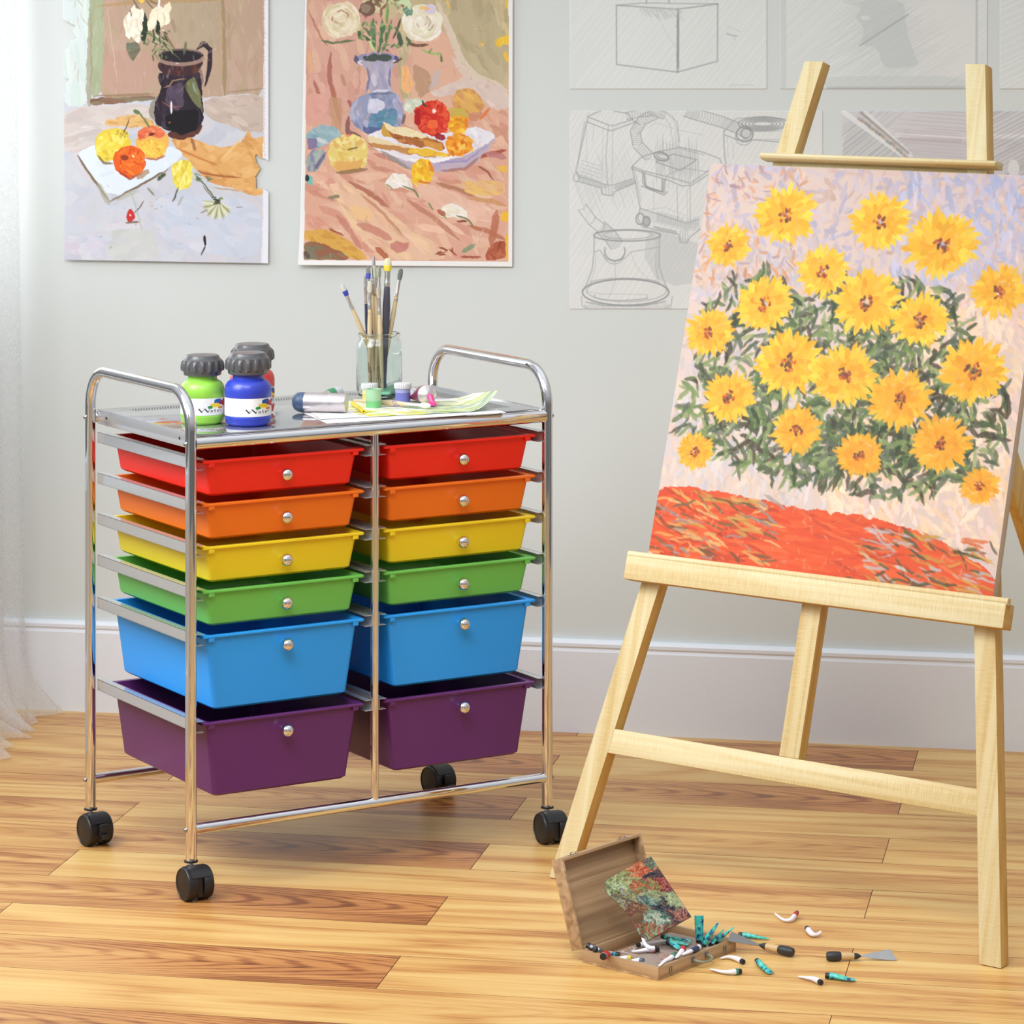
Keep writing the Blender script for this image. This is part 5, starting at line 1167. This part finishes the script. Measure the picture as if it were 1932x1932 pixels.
# pink tube spilling pink paint
def pink_tube():
    c = top(806, 766); r = .0165; c.z = PGZ+r+.001
    back = Vector((-.02, .055, .0)); d = -back.normalized()
    t = thing('paint_tube', 'open tube squeezing out pink paint on the printed page', 'paint tube', c)
    sd = d.cross(Vector((0,0,1))).normalized(); rg = []
    for u, w_, h_ in ((0,1,1),(.25,1.02,.95),(.6,1.1,.5),(1,1.15,.12)):
        rg.append([-d*u*.058 + sd*math.cos(q*math.pi/14)*r*w_ + Vector((0,0,1))*(math.sin(q*math.pi/14)*r*h_ - (1-h_)*r*.8) for q in range(28)])
    m = MB(); m.rings(rg); m.build('tube_body', plain('maroon_tube', (120,40,66), .3), t, smooth=True)
    m = MB(); m.lathe([(r*1.02,-.003),(r*1.03,.0005),(r*.95,.002),(r*.45,.009),(r*.40,.011),(r*.40,.016),(r*.22,.0165)], 32, (0,0,0), tuple(d)); m.build('shoulder', M_SILV, t, smooth=True)
    pk = plain('pink_paint', (232,60,140), .3, coat=.4)
    m = MB(); z = -(r-.0012)
    m.tube([d*.013, d*.019+Vector((0,0,-.002)), d*.022+Vector((.001,0,-.009)), d*.023+Vector((.003,-.002,z+.003)), d*.022+Vector((.008,-.004,z+.002))], [.0050,.0052,.0050,.0048,.0030], 12)
    m.lathe([(.0003,.0046),(.006,.0040),(.0095,.002),(.0100,.0004),(.0003,.0002)], 20, tuple(d*.022+Vector((-.001,-.002,z))), (0,0,1), rmod=lambda q,h: 1+.25*math.sin(q*3)+.1*math.sin(q*5+1))
    lab(m.build('squeezed_paint', pk, t, smooth=True), 'bright pink squeezed paint')
pink_tube()
# three small pots
M_POTG = glass('pot_plastic', (236,236,232), .25); M_LID = plain('translucent_lid', (214,214,216), .4)
def pot(px, py, col, label, lid, h=.030, r=.0128, fill=.55):
    p = top(px, py); p.z = PGZ
    t = thing('paint_pot', label, 'paint pot', p, 0, 'small paint pots')
    m = MB(); m.lathe([(.0003,0),(r*.9,0),(r*.95,.001),(r,h),(r*1.04,h+.0005),(r*1.04,h+.002),(r*.93,h+.002),(r*.93,h),(r*.88,.002),(.0003,.002)], 28); m.build('pot_body', plain('pot_'+label[:9], tuple(int(230*.45+c*.55) for c in col), .35), t, smooth=True)
    m = MB(); m.lathe([(.0003,.0005),(r*.962,.0012),(r*.985,h*fill),(r*1.0,h*fill+.001),(r*.6,h*fill+.0012)], 28); lab(m.build('paint_fill', plain('fill_'+label[:9], col, .35), t, smooth=True), 'paint showing through')
    if lid:
        m = MB(); m.lathe([(r*1.10,h-.0045),(r*1.12,h-.004),(r*1.10,h+.0035),(r*1.04,h+.0045),(.0003,h+.0048)], 72, rmod=lambda q, hh: 1+(.03*math.sin(q*24) if hh < h+.0036 else 0)); m.build('lid', M_LID, t, smooth=True)
    return t
pot(697, 762, (214,206,110), 'lidded pot of yellow paint behind the uncapped green one', True, .029)
pot(705, 771, (120,196,130), 'open translucent pot of pale green paint in front of the jar', False, .030, .0135, .35)
pot(760, 761, (112,116,190), 'lidded pot of lilac blue paint right of the jar', True, .029, .0135)
# lying brush, yellow pencil, green tube behind the pots
def lying(px0, py0, px1, py1, z0=0, z1=0):
    a, b = top(px0, py0), top(px1, py1); a.z = PGZ+.0062+z0; b.z = PGZ+.0056+z1; return a, b
a, b = lying(700, 767, 812, 774.5); a += (a-b)*.30
br = brush(b, a, 0, .0046, SW[0], (226,226,222), lab_='paint brush lying flat on the printed page, ferrule to the right', loc=1)
a, b = top(664, 767), top(686, 783); a.z = PGZ+.0040; b.z = PGZ+.0040
pen = thing('pencil', 'short yellow pencil lying on the printed page near the front edge', 'pencil', b)
m = MB(); m.tube([Vector((0,0,0)), (a-b)], .0036, 6); m.build('shaft', plain('yellow_lacquer', (236,206,30), .35), pen)
m = MB(); m.tube([(b-a).normalized()*.0004, (a-b)*.02], .0013, 8); m.build('lead', plain('graphite', (40,40,42), .5), pen)
a, b = top(742, 748), top(722, 756); a.z = PGZ+.009; b.z = PGZ+.0095
strip_tube('paint_tube', 'mint green tube lying between the jar and the lilac pot', 'paint tube', [a, a*.5+b*.5, b], .009, plain('mint_tube', (120,196,160), .35), M_CAPW, .009)
a, b = top(778, 753), top(800, 744); a.z = PGZ+.009; b.z = PGZ+.009
strip_tube('paint_tube', 'silver tube lying between the lilac pot and the pink tube', 'paint tube', [a, a*.5+b*.5, b], .0085, M_SILV, M_CAPW, .009)

# ------------------------------------------------------------------ paint box on the floor
BA, BB, BC = on_z(1098.7, 1816), on_z(1241.5, 1850.5), on_z(1377, 1791.6)
ex = (BB-BA).normalized(); BWd = (BB-BA).length; ey = Vector((-ex.y, ex.x, 0)); BL = (BC-BB).length   # ex along the front-left side, ey away
BMX = Matrix(((ex.x,ey.x,0,BA.x),(ex.y,ey.y,0,BA.y),(0,0,1,0),(0,0,0,1)))
M_BOX = wood('box_beech', [(.34,(134,104,74)),(.5,(178,146,110)),(.64,(202,172,134)),(.8,(212,184,148))], 'y', streak=70, weave=0)
M_BOXX = wood('box_beech_cross', [(.34,(134,104,74)),(.5,(178,146,110)),(.64,(202,172,134)),(.8,(212,184,148))], 'x', streak=70)
box = thing('paint_box', 'open wooden paint box on the floor in front of the left easel leg', 'paint box', mx=BMX)
BH, TK = .0195, .0045
def bbox(name, mat, *d, parent=box, bev=.0006): return MB().box(*d).build(name, mat, parent, bevel=bev)
m = MB(); m.box(0, BWd, 0, BL, 0, .003); bottom = m.build('base_board', M_BOX, box, bevel=.0005)
for nm, d in (('side_board',(0,BWd,0,TK,.003,BH)),('side_board',(0,BWd,BL-TK,BL,.003,BH)),('side_board',(0,TK,TK,BL-TK,.003,BH)),('side_board',(BWd-TK,BWd,TK,BL-TK,.003,BH))):
    bbox(nm, M_BOXX if d[1]-d[0] > .1 else M_BOX, *d)
# lid, hinged on the left-back long side, leaning open past upright
lidmx = Matrix.Translation((0, 0, BH)) @ Matrix.Rotation(R(-17), 4, 'Y')
lid = bpy.data.objects.new('lid', None); C.objects.link(lid); lid.parent = box; lid.matrix_local = lidmx
LHt = .136
bbox('lid_panel', M_BOX, -.0215, -.0175, 0, BL, 0, LHt, parent=lid)
for d in ((-.0175,0,0,TK,0,LHt),(-.0175,0,BL-TK,BL,0,LHt),(-.0175,0,TK,BL-TK,0,TK),(-.0175,0,TK,BL-TK,LHt-TK,LHt)):
    bbox('lid_rim', M_BOX, *d, parent=lid)
for y in (.035, BL-.04):
    m = MB(); m.tube([(-.006,y-.006,LHt),(-.006,y-.006,LHt+.0035),(-.006,y+.006,LHt+.0035),(-.006,y+.006,LHt)], .0009, 8); m.box(-.010,-.002,y-.009,y+.009,LHt-.0003,LHt+.0008); m.build('latch', M_SCREW, lid)
# handle and hasps on the long side facing right
m = MB(); hy = BL*.52
m.tube([(BWd,hy-.017,.012),(BWd+.010,hy-.017,.0115),(BWd+.016,hy-.012,.010),(BWd+.0175,hy,.009),(BWd+.016,hy+.012,.010),(BWd+.010,hy+.017,.0115),(BWd,hy+.017,.012)], .0017, 10)
lab(m.build('handle', plain('grey_green_handle', (138,146,124), .45), box, smooth=True), 'grey-green bail handle')
for y in (hy-.017, hy+.017):
    MB().box(BWd-.0002, BWd+.003, y-.003, y+.003, .0075, .0165).build('handle_plate', plain('dull_steel',(120,124,128),.4,metal=.6), box, bevel=.0005)
for y in (.030, BL-.030):
    m = MB(); m.box(BWd-.0002, BWd+.0015, y-.003, y+.003, .006, .014); m.tube([(BWd+.002,y-.0025,.014),(BWd+.0025,y-.0025,.005),(BWd+.0025,y+.0025,.005),(BWd+.002,y+.0025,.014)], .0006, 6); m.build('hasp', M_SCREW, box)
# mixing tray inside, smeared with dried paint
def smear(seed, w, h, cols, n=420):
    A = Art([(0,0),(100,0),(100,100*h/w),(0,100*h/w)], w, h, cols[0], seed=seed, warp=2.2); H = 100*h/w; G = A.rng
    for cx, cy in [(G.random()*100, G.random()*H) for _ in range(26)]:
        ang = G.random()*180; c0 = np.array(cols[G.integers(len(cols))], float)
        for _ in range(n//26):
            x, y = cx+G.normal()*9, cy+G.normal()*7; a = math.radians(ang)+G.normal()*.5; L = 3+G.random()*7
            c = np.clip((c0 if G.random() < .6 else np.array(cols[G.integers(len(cols))], float))+G.normal()*14, 0, 255)
            A.stroke([(x-L*math.cos(a),y-L*math.sin(a)),(x+G.normal()*2,y+G.normal()*2),(x+L*math.cos(a),y+L*math.sin(a))], .8+2.2*G.random(), c, .9)
    return A
M_SMEAR = painted('dried_oil_paint', .4, bump=.6)
cols = [(158,140,130),(170,96,76),(140,150,140),(190,182,172),(126,92,84),(206,190,180),(120,150,136),(196,120,90)]
A = smear(71, 90, 120, cols, 300)
px0, px1, py0, py1, pz = .040, BWd-.010, .012, BL-.030, .0165
panel_ = thing('mixing_panel', 'flat paint-smeared panel lying inside the open paint box', 'palette', mx=BMX)
MB().box(px0, px1, py0, py1, .0032, pz-.0003).build('panel_block', plain('crusted_edge', (190,160,146), .6, bump=1, bscale=260, var=.5), panel_, bevel=.0008)
A.mesh('smeared_face', M_SMEAR, quad_pos((px0,py1,pz),(px1,py1,pz),(px1,py0,pz),(px0,py0,pz)), panel_)
# upright rectangular palette with a thumb hole leaning in the box
def palette():
    # image outline (px) on a plane facing the viewer, its lower corner in the box
    T = lambda x, y: (1020+x*.20704, 1540+y*.20704)
    out = [T(*p) for p in ((1005,365),(1375,915),(960,1145),(900,1080),(845,990),(800,910),(760,855),(700,800),(640,740),(600,700),(580,660),(582,620),(600,580),(650,550),(840,440))]
    low = BMX @ Vector((BWd*.62, BL*.36, .022))
    nrm = Vector((-.10, -1, .52)).normalized()
    uu = nrm.cross(Vector((0,0,1))).normalized(); uu = -uu if uu.x < 0 else uu; vv = uu.cross(nrm); vv = -vv if vv.z < 0 else vv
    c0 = on_plane(*T(980, 760), low, nrm)
    def loc(x, y): d = on_plane(x, y, low, nrm)-c0; return d.dot(uu), d.dot(vv)
    P2 = [loc(*p) for p in out]; hc_ = loc(*T(882, 925)); hr = abs(loc(*T(935,925))[0]-hc_[0])
    mx = Matrix(((uu.x,nrm.x,vv.x,c0.x),(uu.y,nrm.y,vv.y,c0.y),(uu.z,nrm.z,vv.z,c0.z),(0,0,0,1)))
    t = thing('palette', 'rectangular wooden palette thick with mixed colours, leaning in the open box', 'palette', mx=mx)
    # outline with the hole bridged
    N = 24; hole = [(hc_[0]+hr*math.cos(2*math.pi*k/N), hc_[1]+hr*math.sin(2*math.pi*k/N)) for k in range(N)]
    th = .0022
    bm = bmesh.new()
    def ringv(pts, y): return [bm.verts.new((x, y, z)) for x, z in pts]
    for y in (0, -th):
        o_ = ringv(P2, y); h_ = ringv(hole, y)
        eo = [bm.edges.new((o_[i], o_[(i+1)%len(o_)])) for i in range(len(o_))]; eh = [bm.edges.new((h_[i], h_[(i+1)%N])) for i in range(N)]
        bmesh.ops.triangle_fill(bm, use_beauty=True, edges=eo+eh)
        if y == 0: so, sh = o_, h_
        else:
            for A_, B_ in ((so, o_), (sh, h_)):
                for i in range(len(A_)): bm.faces.new((A_[i], A_[(i+1)%len(A_)], B_[(i+1)%len(A_)], B_[i]))
    me = bpy.data.meshes.new('board'); bmesh.ops.recalc_face_normals(bm, faces=bm.faces); bm.to_mesh(me); bm.free()
    me.materials.append(plain('palette_wood', (96,48,40), .45)); o = bpy.data.objects.new('board', me); C.objects.link(o); o.parent = t
    x0, x1 = min(p[0] for p in P2), max(p[0] for p in P2); z0, z1 = min(p[1] for p in P2), max(p[1] for p in P2)
    w, h = 190, int(190*(z1-z0)/(x1-x0)); k = 100/(x1-x0)
    A = Art([(0,0),(100,0),(100,(z1-z0)*k),(0,(z1-z0)*k)], w, h, (140,66,46), seed=81, warp=2.4); G = A.rng
    Q = lambda x, y: (lambda q: ((q[0]-x0)*k, (z1-q[1])*k))(loc(*T(x, y)))
    def patch(cx, cy, rx, ry, cols, n, ang, ln=6, wd=2.0):
        for _ in range(n):
            q = G.random()*6.28; r = math.sqrt(G.random()); x, y = Q(cx+rx*r*math.cos(q), cy+ry*r*math.sin(q)); a = math.radians(ang)+G.normal()*.45; L = ln*(.4+G.random())
            c = np.clip(np.array(cols[G.integers(len(cols))], float)+G.normal()*10, 0, 255)
            A.stroke([(x-L*math.cos(a),y-L*math.sin(a)),(x+G.normal()*1.5,y+G.normal()*1.5),(x+L*math.cos(a),y+L*math.sin(a))], wd*(.5+G.random()), c, .95, dry=.15)
    patch(980,770,420,420,[(146,66,48),(120,100,60),(160,80,52),(110,110,76)],200,40)
    patch(760,560,150,110,[(150,158,84),(124,134,66),(170,176,106),(190,190,140)],150,-20); patch(690,670,110,90,[(150,160,90),(120,150,110),(190,206,160)],90,30)
    patch(920,480,120,70,[(206,96,48),(224,116,60),(190,76,40),(222,150,100)],110,10); patch(1000,400,60,40,[(90,120,96),(150,170,140),(110,90,80)],40,40)
    patch(1080,560,110,60,[(50,44,52),(70,56,60),(110,60,56),(36,36,50)],80,15); patch(1120,640,120,60,[(170,70,56),(190,90,80),(120,40,44)],80,40)
    patch(960,650,130,60,[(140,146,76),(200,110,60),(110,120,70),(176,90,50)],130,20); patch(780,760,110,70,[(130,130,80),(110,84,84),(170,170,110),(150,150,140)],110,30)
    patch(1080,740,150,60,[(150,160,110),(130,150,100),(176,190,140),(110,110,84)],100,15); patch(960,790,100,40,[(60,100,96),(90,130,116),(150,180,160)],60,5)
    patch(1180,850,150,70,[(44,44,56),(60,66,84),(100,80,60),(28,34,52)],120,25); patch(1260,920,70,60,[(170,90,76),(190,120,100),(60,50,60)],50,50); patch(1230,760,70,60,[(160,180,130),(190,200,150)],40,50)
    patch(1040,930,110,60,[(110,150,130),(150,190,160),(200,206,180),(70,110,100)],110,10); patch(1000,1060,110,60,[(176,80,50),(140,130,70),(190,110,60),(150,170,140),(90,100,60)],120,80)
    patch(860,830,70,40,[(150,110,60),(120,70,50)],40,30)
    A.img = A.img*.80
    aa, bb_ = np.meshgrid(np.linspace(0,1,w), np.linspace(0,1,h)); X = x0+aa*(x1-x0); Z = z1-bb_*(z1-z0)
    ins = np.zeros(X.shape, bool); j = len(P2)-1
    for i in range(len(P2)):
        xi, yi = P2[i]; xj, yj = P2[j]
        if yi != yj: ins ^= ((yi > Z) != (yj > Z)) & (X < (xj-xi)*(Z-yi)/(yj-yi)+xi)
        j = i
    ins &= np.hypot(X-hc_[0], Z-hc_[1]) > hr*1.08
    lum = vnoise(w, h, 3, G)+.6*vnoise(w, h, 1.6, G)
    bump = .0006+.0005*lum
    Pz = np.stack([X, bump, Z], -1)
    A.mesh('paint_layer', M_SMEAR, lambda a, b: Pz, t, keep=ins)
palette()
# tubes: white ones and turquoise ones, in the box and over the floor
M_WT = plain('white_foil_tube', (232,228,234), .4, bump=.3, bscale=240); M_CB = plain('black_cap', (34,34,36), .4); M_RED = plain('red_band', (196,44,40), .4)
def turq():
    g = NT('turquoise_print'); tc = g.n('TexCoord').outputs['Object']; nz = g.n('TexNoise', Vector=tc, Scale=150.0, Detail=2.0)
    return g.done(g.n('BsdfPrincipled', Base__Color=ramp(g, nz.outputs['Fac'], [(.36,(30,52,100)),(.44,(40,140,170)),(.50,(70,200,196)),(.57,(52,190,140)),(.64,(120,206,216))]), Roughness=.35).outputs[0])
M_TQ = turq(); M_TEAL = plain('teal_band', (60,130,110), .4)
def fl(x, y, z): return on_z(x, y, z)
def floor_tube(label, pts, r, mat, band=None, bm_=None, end=True, cl=.0055, cr=None, grp=None):
    P = [fl(x, y, z) for x, y, z in pts]
    return strip_tube('paint_tube', label, 'paint tube', P, r, mat, M_CB, cl, cr or r*.85, end, grp, band, bm_)
# on the floor (cap end first)
floor_tube('white tube curved like a hook with red collar, farthest back on the floor', [(1502,1724,.0075),(1492,1735,.0048),(1478,1735,.0045),(1462,1723,.0080)], .0040, M_WT, (.0,.14), M_RED, 'point')
floor_tube('short curled white tube with black cap, alone right of the hooked one', [(1524,1753,.0055),(1532,1762,.0052),(1541,1763,.0045),(1549,1757,.0075)], .0048, M_WT, None, None, 'point')
floor_tube('long turquoise tube lying just above the upper palette knife', [(1400,1764,.0050),(1412,1765,.0048),(1430,1768,.0042),(1451,1771,.0025)], .0048, M_TQ, None, None, 'point')
floor_tube('white tube with black cap, nearest the box handle', [(1399,1813,.0045),(1388,1808,.0048),(1374,1805,.0045),(1359,1808,.0025)], .0045, M_WT, None, None, 'point')
floor_tube('wrinkled white tube with teal collar below the box handle', [(1392,1833,.0048),(1380,1834,.0048),(1362,1833,.0045),(1340,1828,.0030)], .0046, M_WT, (.0,.16), M_TEAL, 'point')
floor_tube('short turquoise tube lying slanted between white tubes and the knife', [(1430,1814,.0048),(1437,1821,.0048),(1447,1830,.0044),(1455,1836,.0030)], .0046, M_TQ)
floor_tube('white tube with a wavy tail at the front middle of the floor', [(1546,1852,.0048),(1535,1847,.0048),(1524,1845,.0045),(1506,1842,.0035)], .0046, M_WT, None, None, 'point')
floor_tube('bright turquoise tube lying at the front, right of the wavy white one', [(1564,1841,.0050),(1577,1842,.0050),(1595,1846,.0046),(1613,1848,.0030)], .0050, M_TQ)
# in the box
def bx(x, y, z): return BMX @ Vector((x, y, z))
def box_tube(label, pts, r, mat, band=None, bm_=None, end='point', cl=.0055, cr=None, grp=None):
    return strip_tube('paint_tube', label, 'paint tube', [Vector(p) for p in pts], r, mat, M_CB, cl, cr or r*.85, end, grp, band, bm_)
def bp(x, y, z): # zoomed-crop pixel at height z
    return on_z(1020+x*.20704, 1540+y*.20704, z)
box_tube('white tube curling upwards at the foot of the leaning palette', [bp(1040,1205,.024),bp(1000,1200,.025),bp(950,1160,.029),bp(925,1080,.038)], .0040, M_WT)
box_tube('white tube lying across the mixing panel, tail to the right', [bp(1090,1195,.0215),bp(1010,1190,.0215),bp(940,1165,.022),bp(875,1140,.023)], .0040, M_WT) if 0 else None
box_tube('straight white tube crossing the mixing panel, tail to the right', [bp(905,1170,.0215),bp(990,1160,.0215),bp(1070,1145,.0215),bp(1160,1130,.022)], .0040, M_WT, end=False)
box_tube('white tube with red collar pointing left on the mixing panel', [bp(1050,1215,.0215),bp(980,1215,.0215),bp(910,1225,.021),bp(835,1232,.0195)], .0044, M_WT, (.0,.12), M_RED)
for lb, pts in (('turquoise tube in the box nearest the palette corner', [bp(1130,1100,.0225),bp(1200,1115,.0225),bp(1290,1125,.0225),bp(1375,1135,.0225)]),
                ('turquoise tube lying under the one by the palette corner', [bp(1180,1150,.0215),bp(1240,1155,.0215),bp(1300,1160,.0215),bp(1350,1165,.0215)]),
                ('turquoise tube slanting down to the box handle', [bp(1175,1130,.026),bp(1205,1160,.025),bp(1240,1185,.023),bp(1270,1205,.0215)])):
    box_tube(lb, pts, .0044, M_TQ, end=True)
def upr(label, px, r, lean, h, end):
    pass
for lb, q, r, e_ in (('upright turquoise tube standing tallest in the right end of the box', [(1448,1130,.020),(1446,1060,.036),(1444,990,.050),(1444,905,.066)], .0058, True),
                     ('pale turquoise tube leaning right, beside the upright one', [(1485,1165,.020),(1525,1100,.032),(1570,1040,.044),(1620,970,.056)], .0055, True),
                     ('thin green tube leaning right near the box corner', [(1560,1160,.020),(1590,1120,.028),(1630,1080,.036),(1670,1030,.046)], .0038, 'point'),
                     ('green and blue tube leaning over the box corner', [(1610,1140,.020),(1650,1100,.028),(1700,1060,.036),(1765,1010,.046)], .0042, 'point')):
    base = on_z(1020+q[0][0]*.20704, 1540+q[0][1]*.20704, q[0][2]); P = []
    for x, y, z in q:
        P.append(on_plane(1020+x*.20704, 1540+y*.20704, base, Vector((0,1,0))))
    m_ = strip_tube('paint_tube', lb, 'paint tube', P, r, M_TQ, M_CB, .005, r*.9, e_)
box_tube('white tube with blue print reaching to the front corner of the box', [bp(1215,1268,.0225),bp(1180,1295,.022),bp(1130,1320,.0215),bp(1080,1365,.021)], .0042, M_WT, (.0,.2), M_TEAL)
box_tube('white tube with red collar lying along the handle side of the box', [bp(1300,1205,.0245),bp(1280,1240,.024),bp(1255,1265,.0235),bp(1232,1290,.0225)], .0042, M_WT, (.0,.22), M_RED)
box_tube('white tube with dark blue print beside the red-collared one', [bp(1450,1190,.0225),bp(1400,1215,.0235),bp(1340,1240,.024),bp(1290,1262,.023)], .0046, M_WT, (.2,.5), plain('navy_print',(40,50,90),.4))
M_GREY = chrome('grey_foil', (150,154,166), .3)
box_tube('silver tube with blue cap in the left corner of the box', [bp(455,1190,.0215),bp(490,1205,.020),bp(530,1225,.017),bp(560,1240,.013)], .0055, M_GREY)
box_tube('second silver tube beside it, black cap toward the left corner', [bp(505,1215,.0225),bp(535,1225,.019),bp(560,1235,.015),bp(585,1250,.011)], .0050, M_GREY)
box_tube('white tube with broad red band near the left box side', [bp(575,1275,.0235),bp(600,1255,.0225),bp(625,1245,.019),bp(655,1240,.015)], .0058, M_WT, (.05,.35), M_RED)
for lb, x, y in (('tube end with black cap between the panel and the front side', 690, 1265),('tube with yellow ring and pale cap at the front side', 800, 1295),('tube with grey cap close to the front corner of the box', 910, 1318)):
    c = bp(x, y, .0165); inn = ey.normalized()
    strip_tube('paint_tube', lb, 'paint tube', [c, c+Vector(inn)*.012+Vector((0,0,-.003)), c+Vector(inn)*.026+Vector((0,0,-.007))], .0048, M_TQ if x == 690 else M_WT, plain('cap_%d' % x, {690:(30,40,50),800:(200,190,110),910:(90,96,110)}[x], .4), .005, .0044, 'point') if 0 else \
    strip_tube('paint_tube', lb, 'paint tube', [c, c+Vector((-.008,.004,-.001)), c+Vector((-.018,.009,-.003))], .0048, M_TQ if x == 690 else M_WT, plain('cap_%d' % x, {690:(30,40,50),800:(214,190,70),910:(90,96,110)}[x], .4), .005, .0044, 'point')
# palette knives
M_KB = chrome('knife_blade', (160,160,160), .35); M_KH = plain('birch_grip', (206,174,124), .45); M_KK = plain('black_rubber', (46,46,48), .45)
def knife(label, p0, p1, p2, p3, p4, wide, tipslant, roll=48):
    """butt p0, p1 end of the thick grip, p2 end of pale grip, p3 end of the neck, p4 blade tip (world points)"""
    t = thing('palette_knife', label, 'palette knife', p0); o = p0
    ax = (p3-p0).normalized(); L = [(p-o).length for p in (p1,p2,p3)]
    m = MB(); m.lathe([(.0003,0),(.0055,.0004),(.0068,.003),(.0074,.010),(.0070,L[0]-.003),(.0056,L[0])], 20, (0,0,0), tuple(ax)); m.build('butt_grip', M_KK, t, smooth=True)
    m = MB(); m.lathe([(.0054,L[0]-.001),(.0058,L[0]+.008),(.0046,L[1])], 20, (0,0,0), tuple(ax)); m.build('wooden_grip', M_KH, t, smooth=True)
    m = MB(); m.lathe([(.0050,L[1]-.0005),(.0046,L[1]+.004),(.0016,L[2])], 16, (0,0,0), tuple(ax)); m.build('neck', M_KK, t, smooth=True)
    a = p3-o; b = p4-o; d = (b-a).normalized(); sd = d.cross(Vector((0,0,1))).normalized(); up = sd.cross(d); q_ = Matrix.Rotation(R(roll)*(1 if sd.y < 0 else -1), 3, d); sd = q_ @ sd; up = q_ @ up; th = up*.0004; rg = []
    for u, w0, w1 in ((-.08,.0012,.0012),(.05,.0014,.0014),(.3,.0045,.0040),(.6,.0075,.0062),(.85,.0095,.0080)):
        c = a+(b-a)*u; rg.append([c+sd*w0*wide-th, c+sd*w0*wide+th, c-sd*w1*wide+th, c-sd*w1*wide-th])
    c0, c1 = (b if tipslant > 0 else a+(b-a)*.87), (a+(b-a)*.87 if tipslant > 0 else b)
    rg.append([c0+sd*.0100*wide-th, c0+sd*.0100*wide+th, c1-sd*.0085*wide+th, c1-sd*.0085*wide-th])
    m = MB(); m.rings(rg); m.build('blade', M_KB, t)
Z_ = .0078
knife('palette knife with pale grip lying level, right of the other knife', fl(1559,1804,Z_), fl(1587,1804,Z_), fl(1612,1804,.0072), fl(1624,1804,.0068), fl(1690,1800,.0085), 1.0, 1)
knife('palette knife with black butt, its blade tip resting on the box corner', fl(1497,1797,Z_), fl(1471,1791,Z_), fl(1446,1786,.0085), fl(1433,1783,.0095), fl(1372,1766,.0265), .95, -1)
# ------------------------------------------------------------------ light and camera
def area(name, loc, target, sx, sy, power, col=(1,1,1)):
    l = bpy.data.lights.new(name, 'AREA'); l.shape = 'RECTANGLE'; l.size = sx; l.size_y = sy; l.energy = power; l.color = col
    o = bpy.data.objects.new(name, l); C.objects.link(o); o.location = loc
    d = (Vector(target)-Vector(loc)).normalized(); o.rotation_euler = d.to_track_quat('-Z', 'Y').to_euler(); return o
zc = (1.15+2.38)/2
area('window_daylight', wn(CORNER-.02, 6.08, 1.62), wn(0, 6.08, 1.62), .40, 1.5, 7.2, (.97,.99,1.0))
f_ = area('window_daylight', wn(CORNER-.02, 4.3, zc), wn(-1.2, 5.5, .4), 1.2, 1.2, 13.5, (.94,.98,1.0)); f_.data.spread = R(95)
k = area('added_key_light', (-.5, 2.4, 3.4), (.3, 4.7, .1), 2.0, 1.6, 20, (1,.995,.985)); k.data.spread = R(90)  # soft overhead key light added to brighten the set, no fitting there
wd = bpy.data.worlds.new('room_surroundings'); bpy.context.scene.world = wd; wd.use_nodes = True
t = wd.node_tree; t.nodes.clear()
out = t.nodes.new('ShaderNodeOutputWorld'); bg = t.nodes.new('ShaderNodeBackground'); t.links.new(bg.outputs[0], out.inputs[0])
tc = t.nodes.new('ShaderNodeTexCoord'); sp = t.nodes.new('ShaderNodeSeparateXYZ'); t.links.new(tc.outputs['Generated'], sp.inputs[0])
cr = t.nodes.new('ShaderNodeValToRGB'); mr = t.nodes.new('ShaderNodeMapRange'); mr.inputs[1].default_value = -1; mr.inputs[2].default_value = 1
t.links.new(sp.outputs[2], mr.inputs[0]); t.links.new(mr.outputs[0], cr.inputs[0])
e = cr.color_ramp.elements; e[0].position = .46; e[0].color = (.24,.25,.26,1); e[1].position = .97; e[1].color = (1.75,1.80,1.88,1)
x = e.new(.80); x.color = (1.12,1.16,1.22,1)
x = e.new(.54); x.color = (.50,.53,.56,1); x = e.new(.64); x.color = (.84,.88,.93,1)
t.links.new(cr.outputs[0], bg.inputs[0]); bg.inputs[1].default_value = .54
cam = bpy.data.cameras.new('camera'); cam.sensor_width = 36; cam.lens = FPX/1932*36; cam.shift_y = (Y0-966)/1932; cam.clip_start = .05
co = bpy.data.objects.new('camera', cam); C.objects.link(co); co.location = CAM; co.rotation_euler = (math.pi/2, 0, 0)
sc = bpy.context.scene; sc.camera = co
sc.view_settings.view_transform = 'Standard'; sc.view_settings.look = 'None'; sc.view_settings.gamma = 1; sc.view_settings.use_curve_mapping = False
sc.view_settings.exposure = .08
sc.cycles.use_denoising = True
sc.cycles.adaptive_threshold = .02
sc.cycles.max_bounces = 8; sc.cycles.transparent_max_bounces = 16
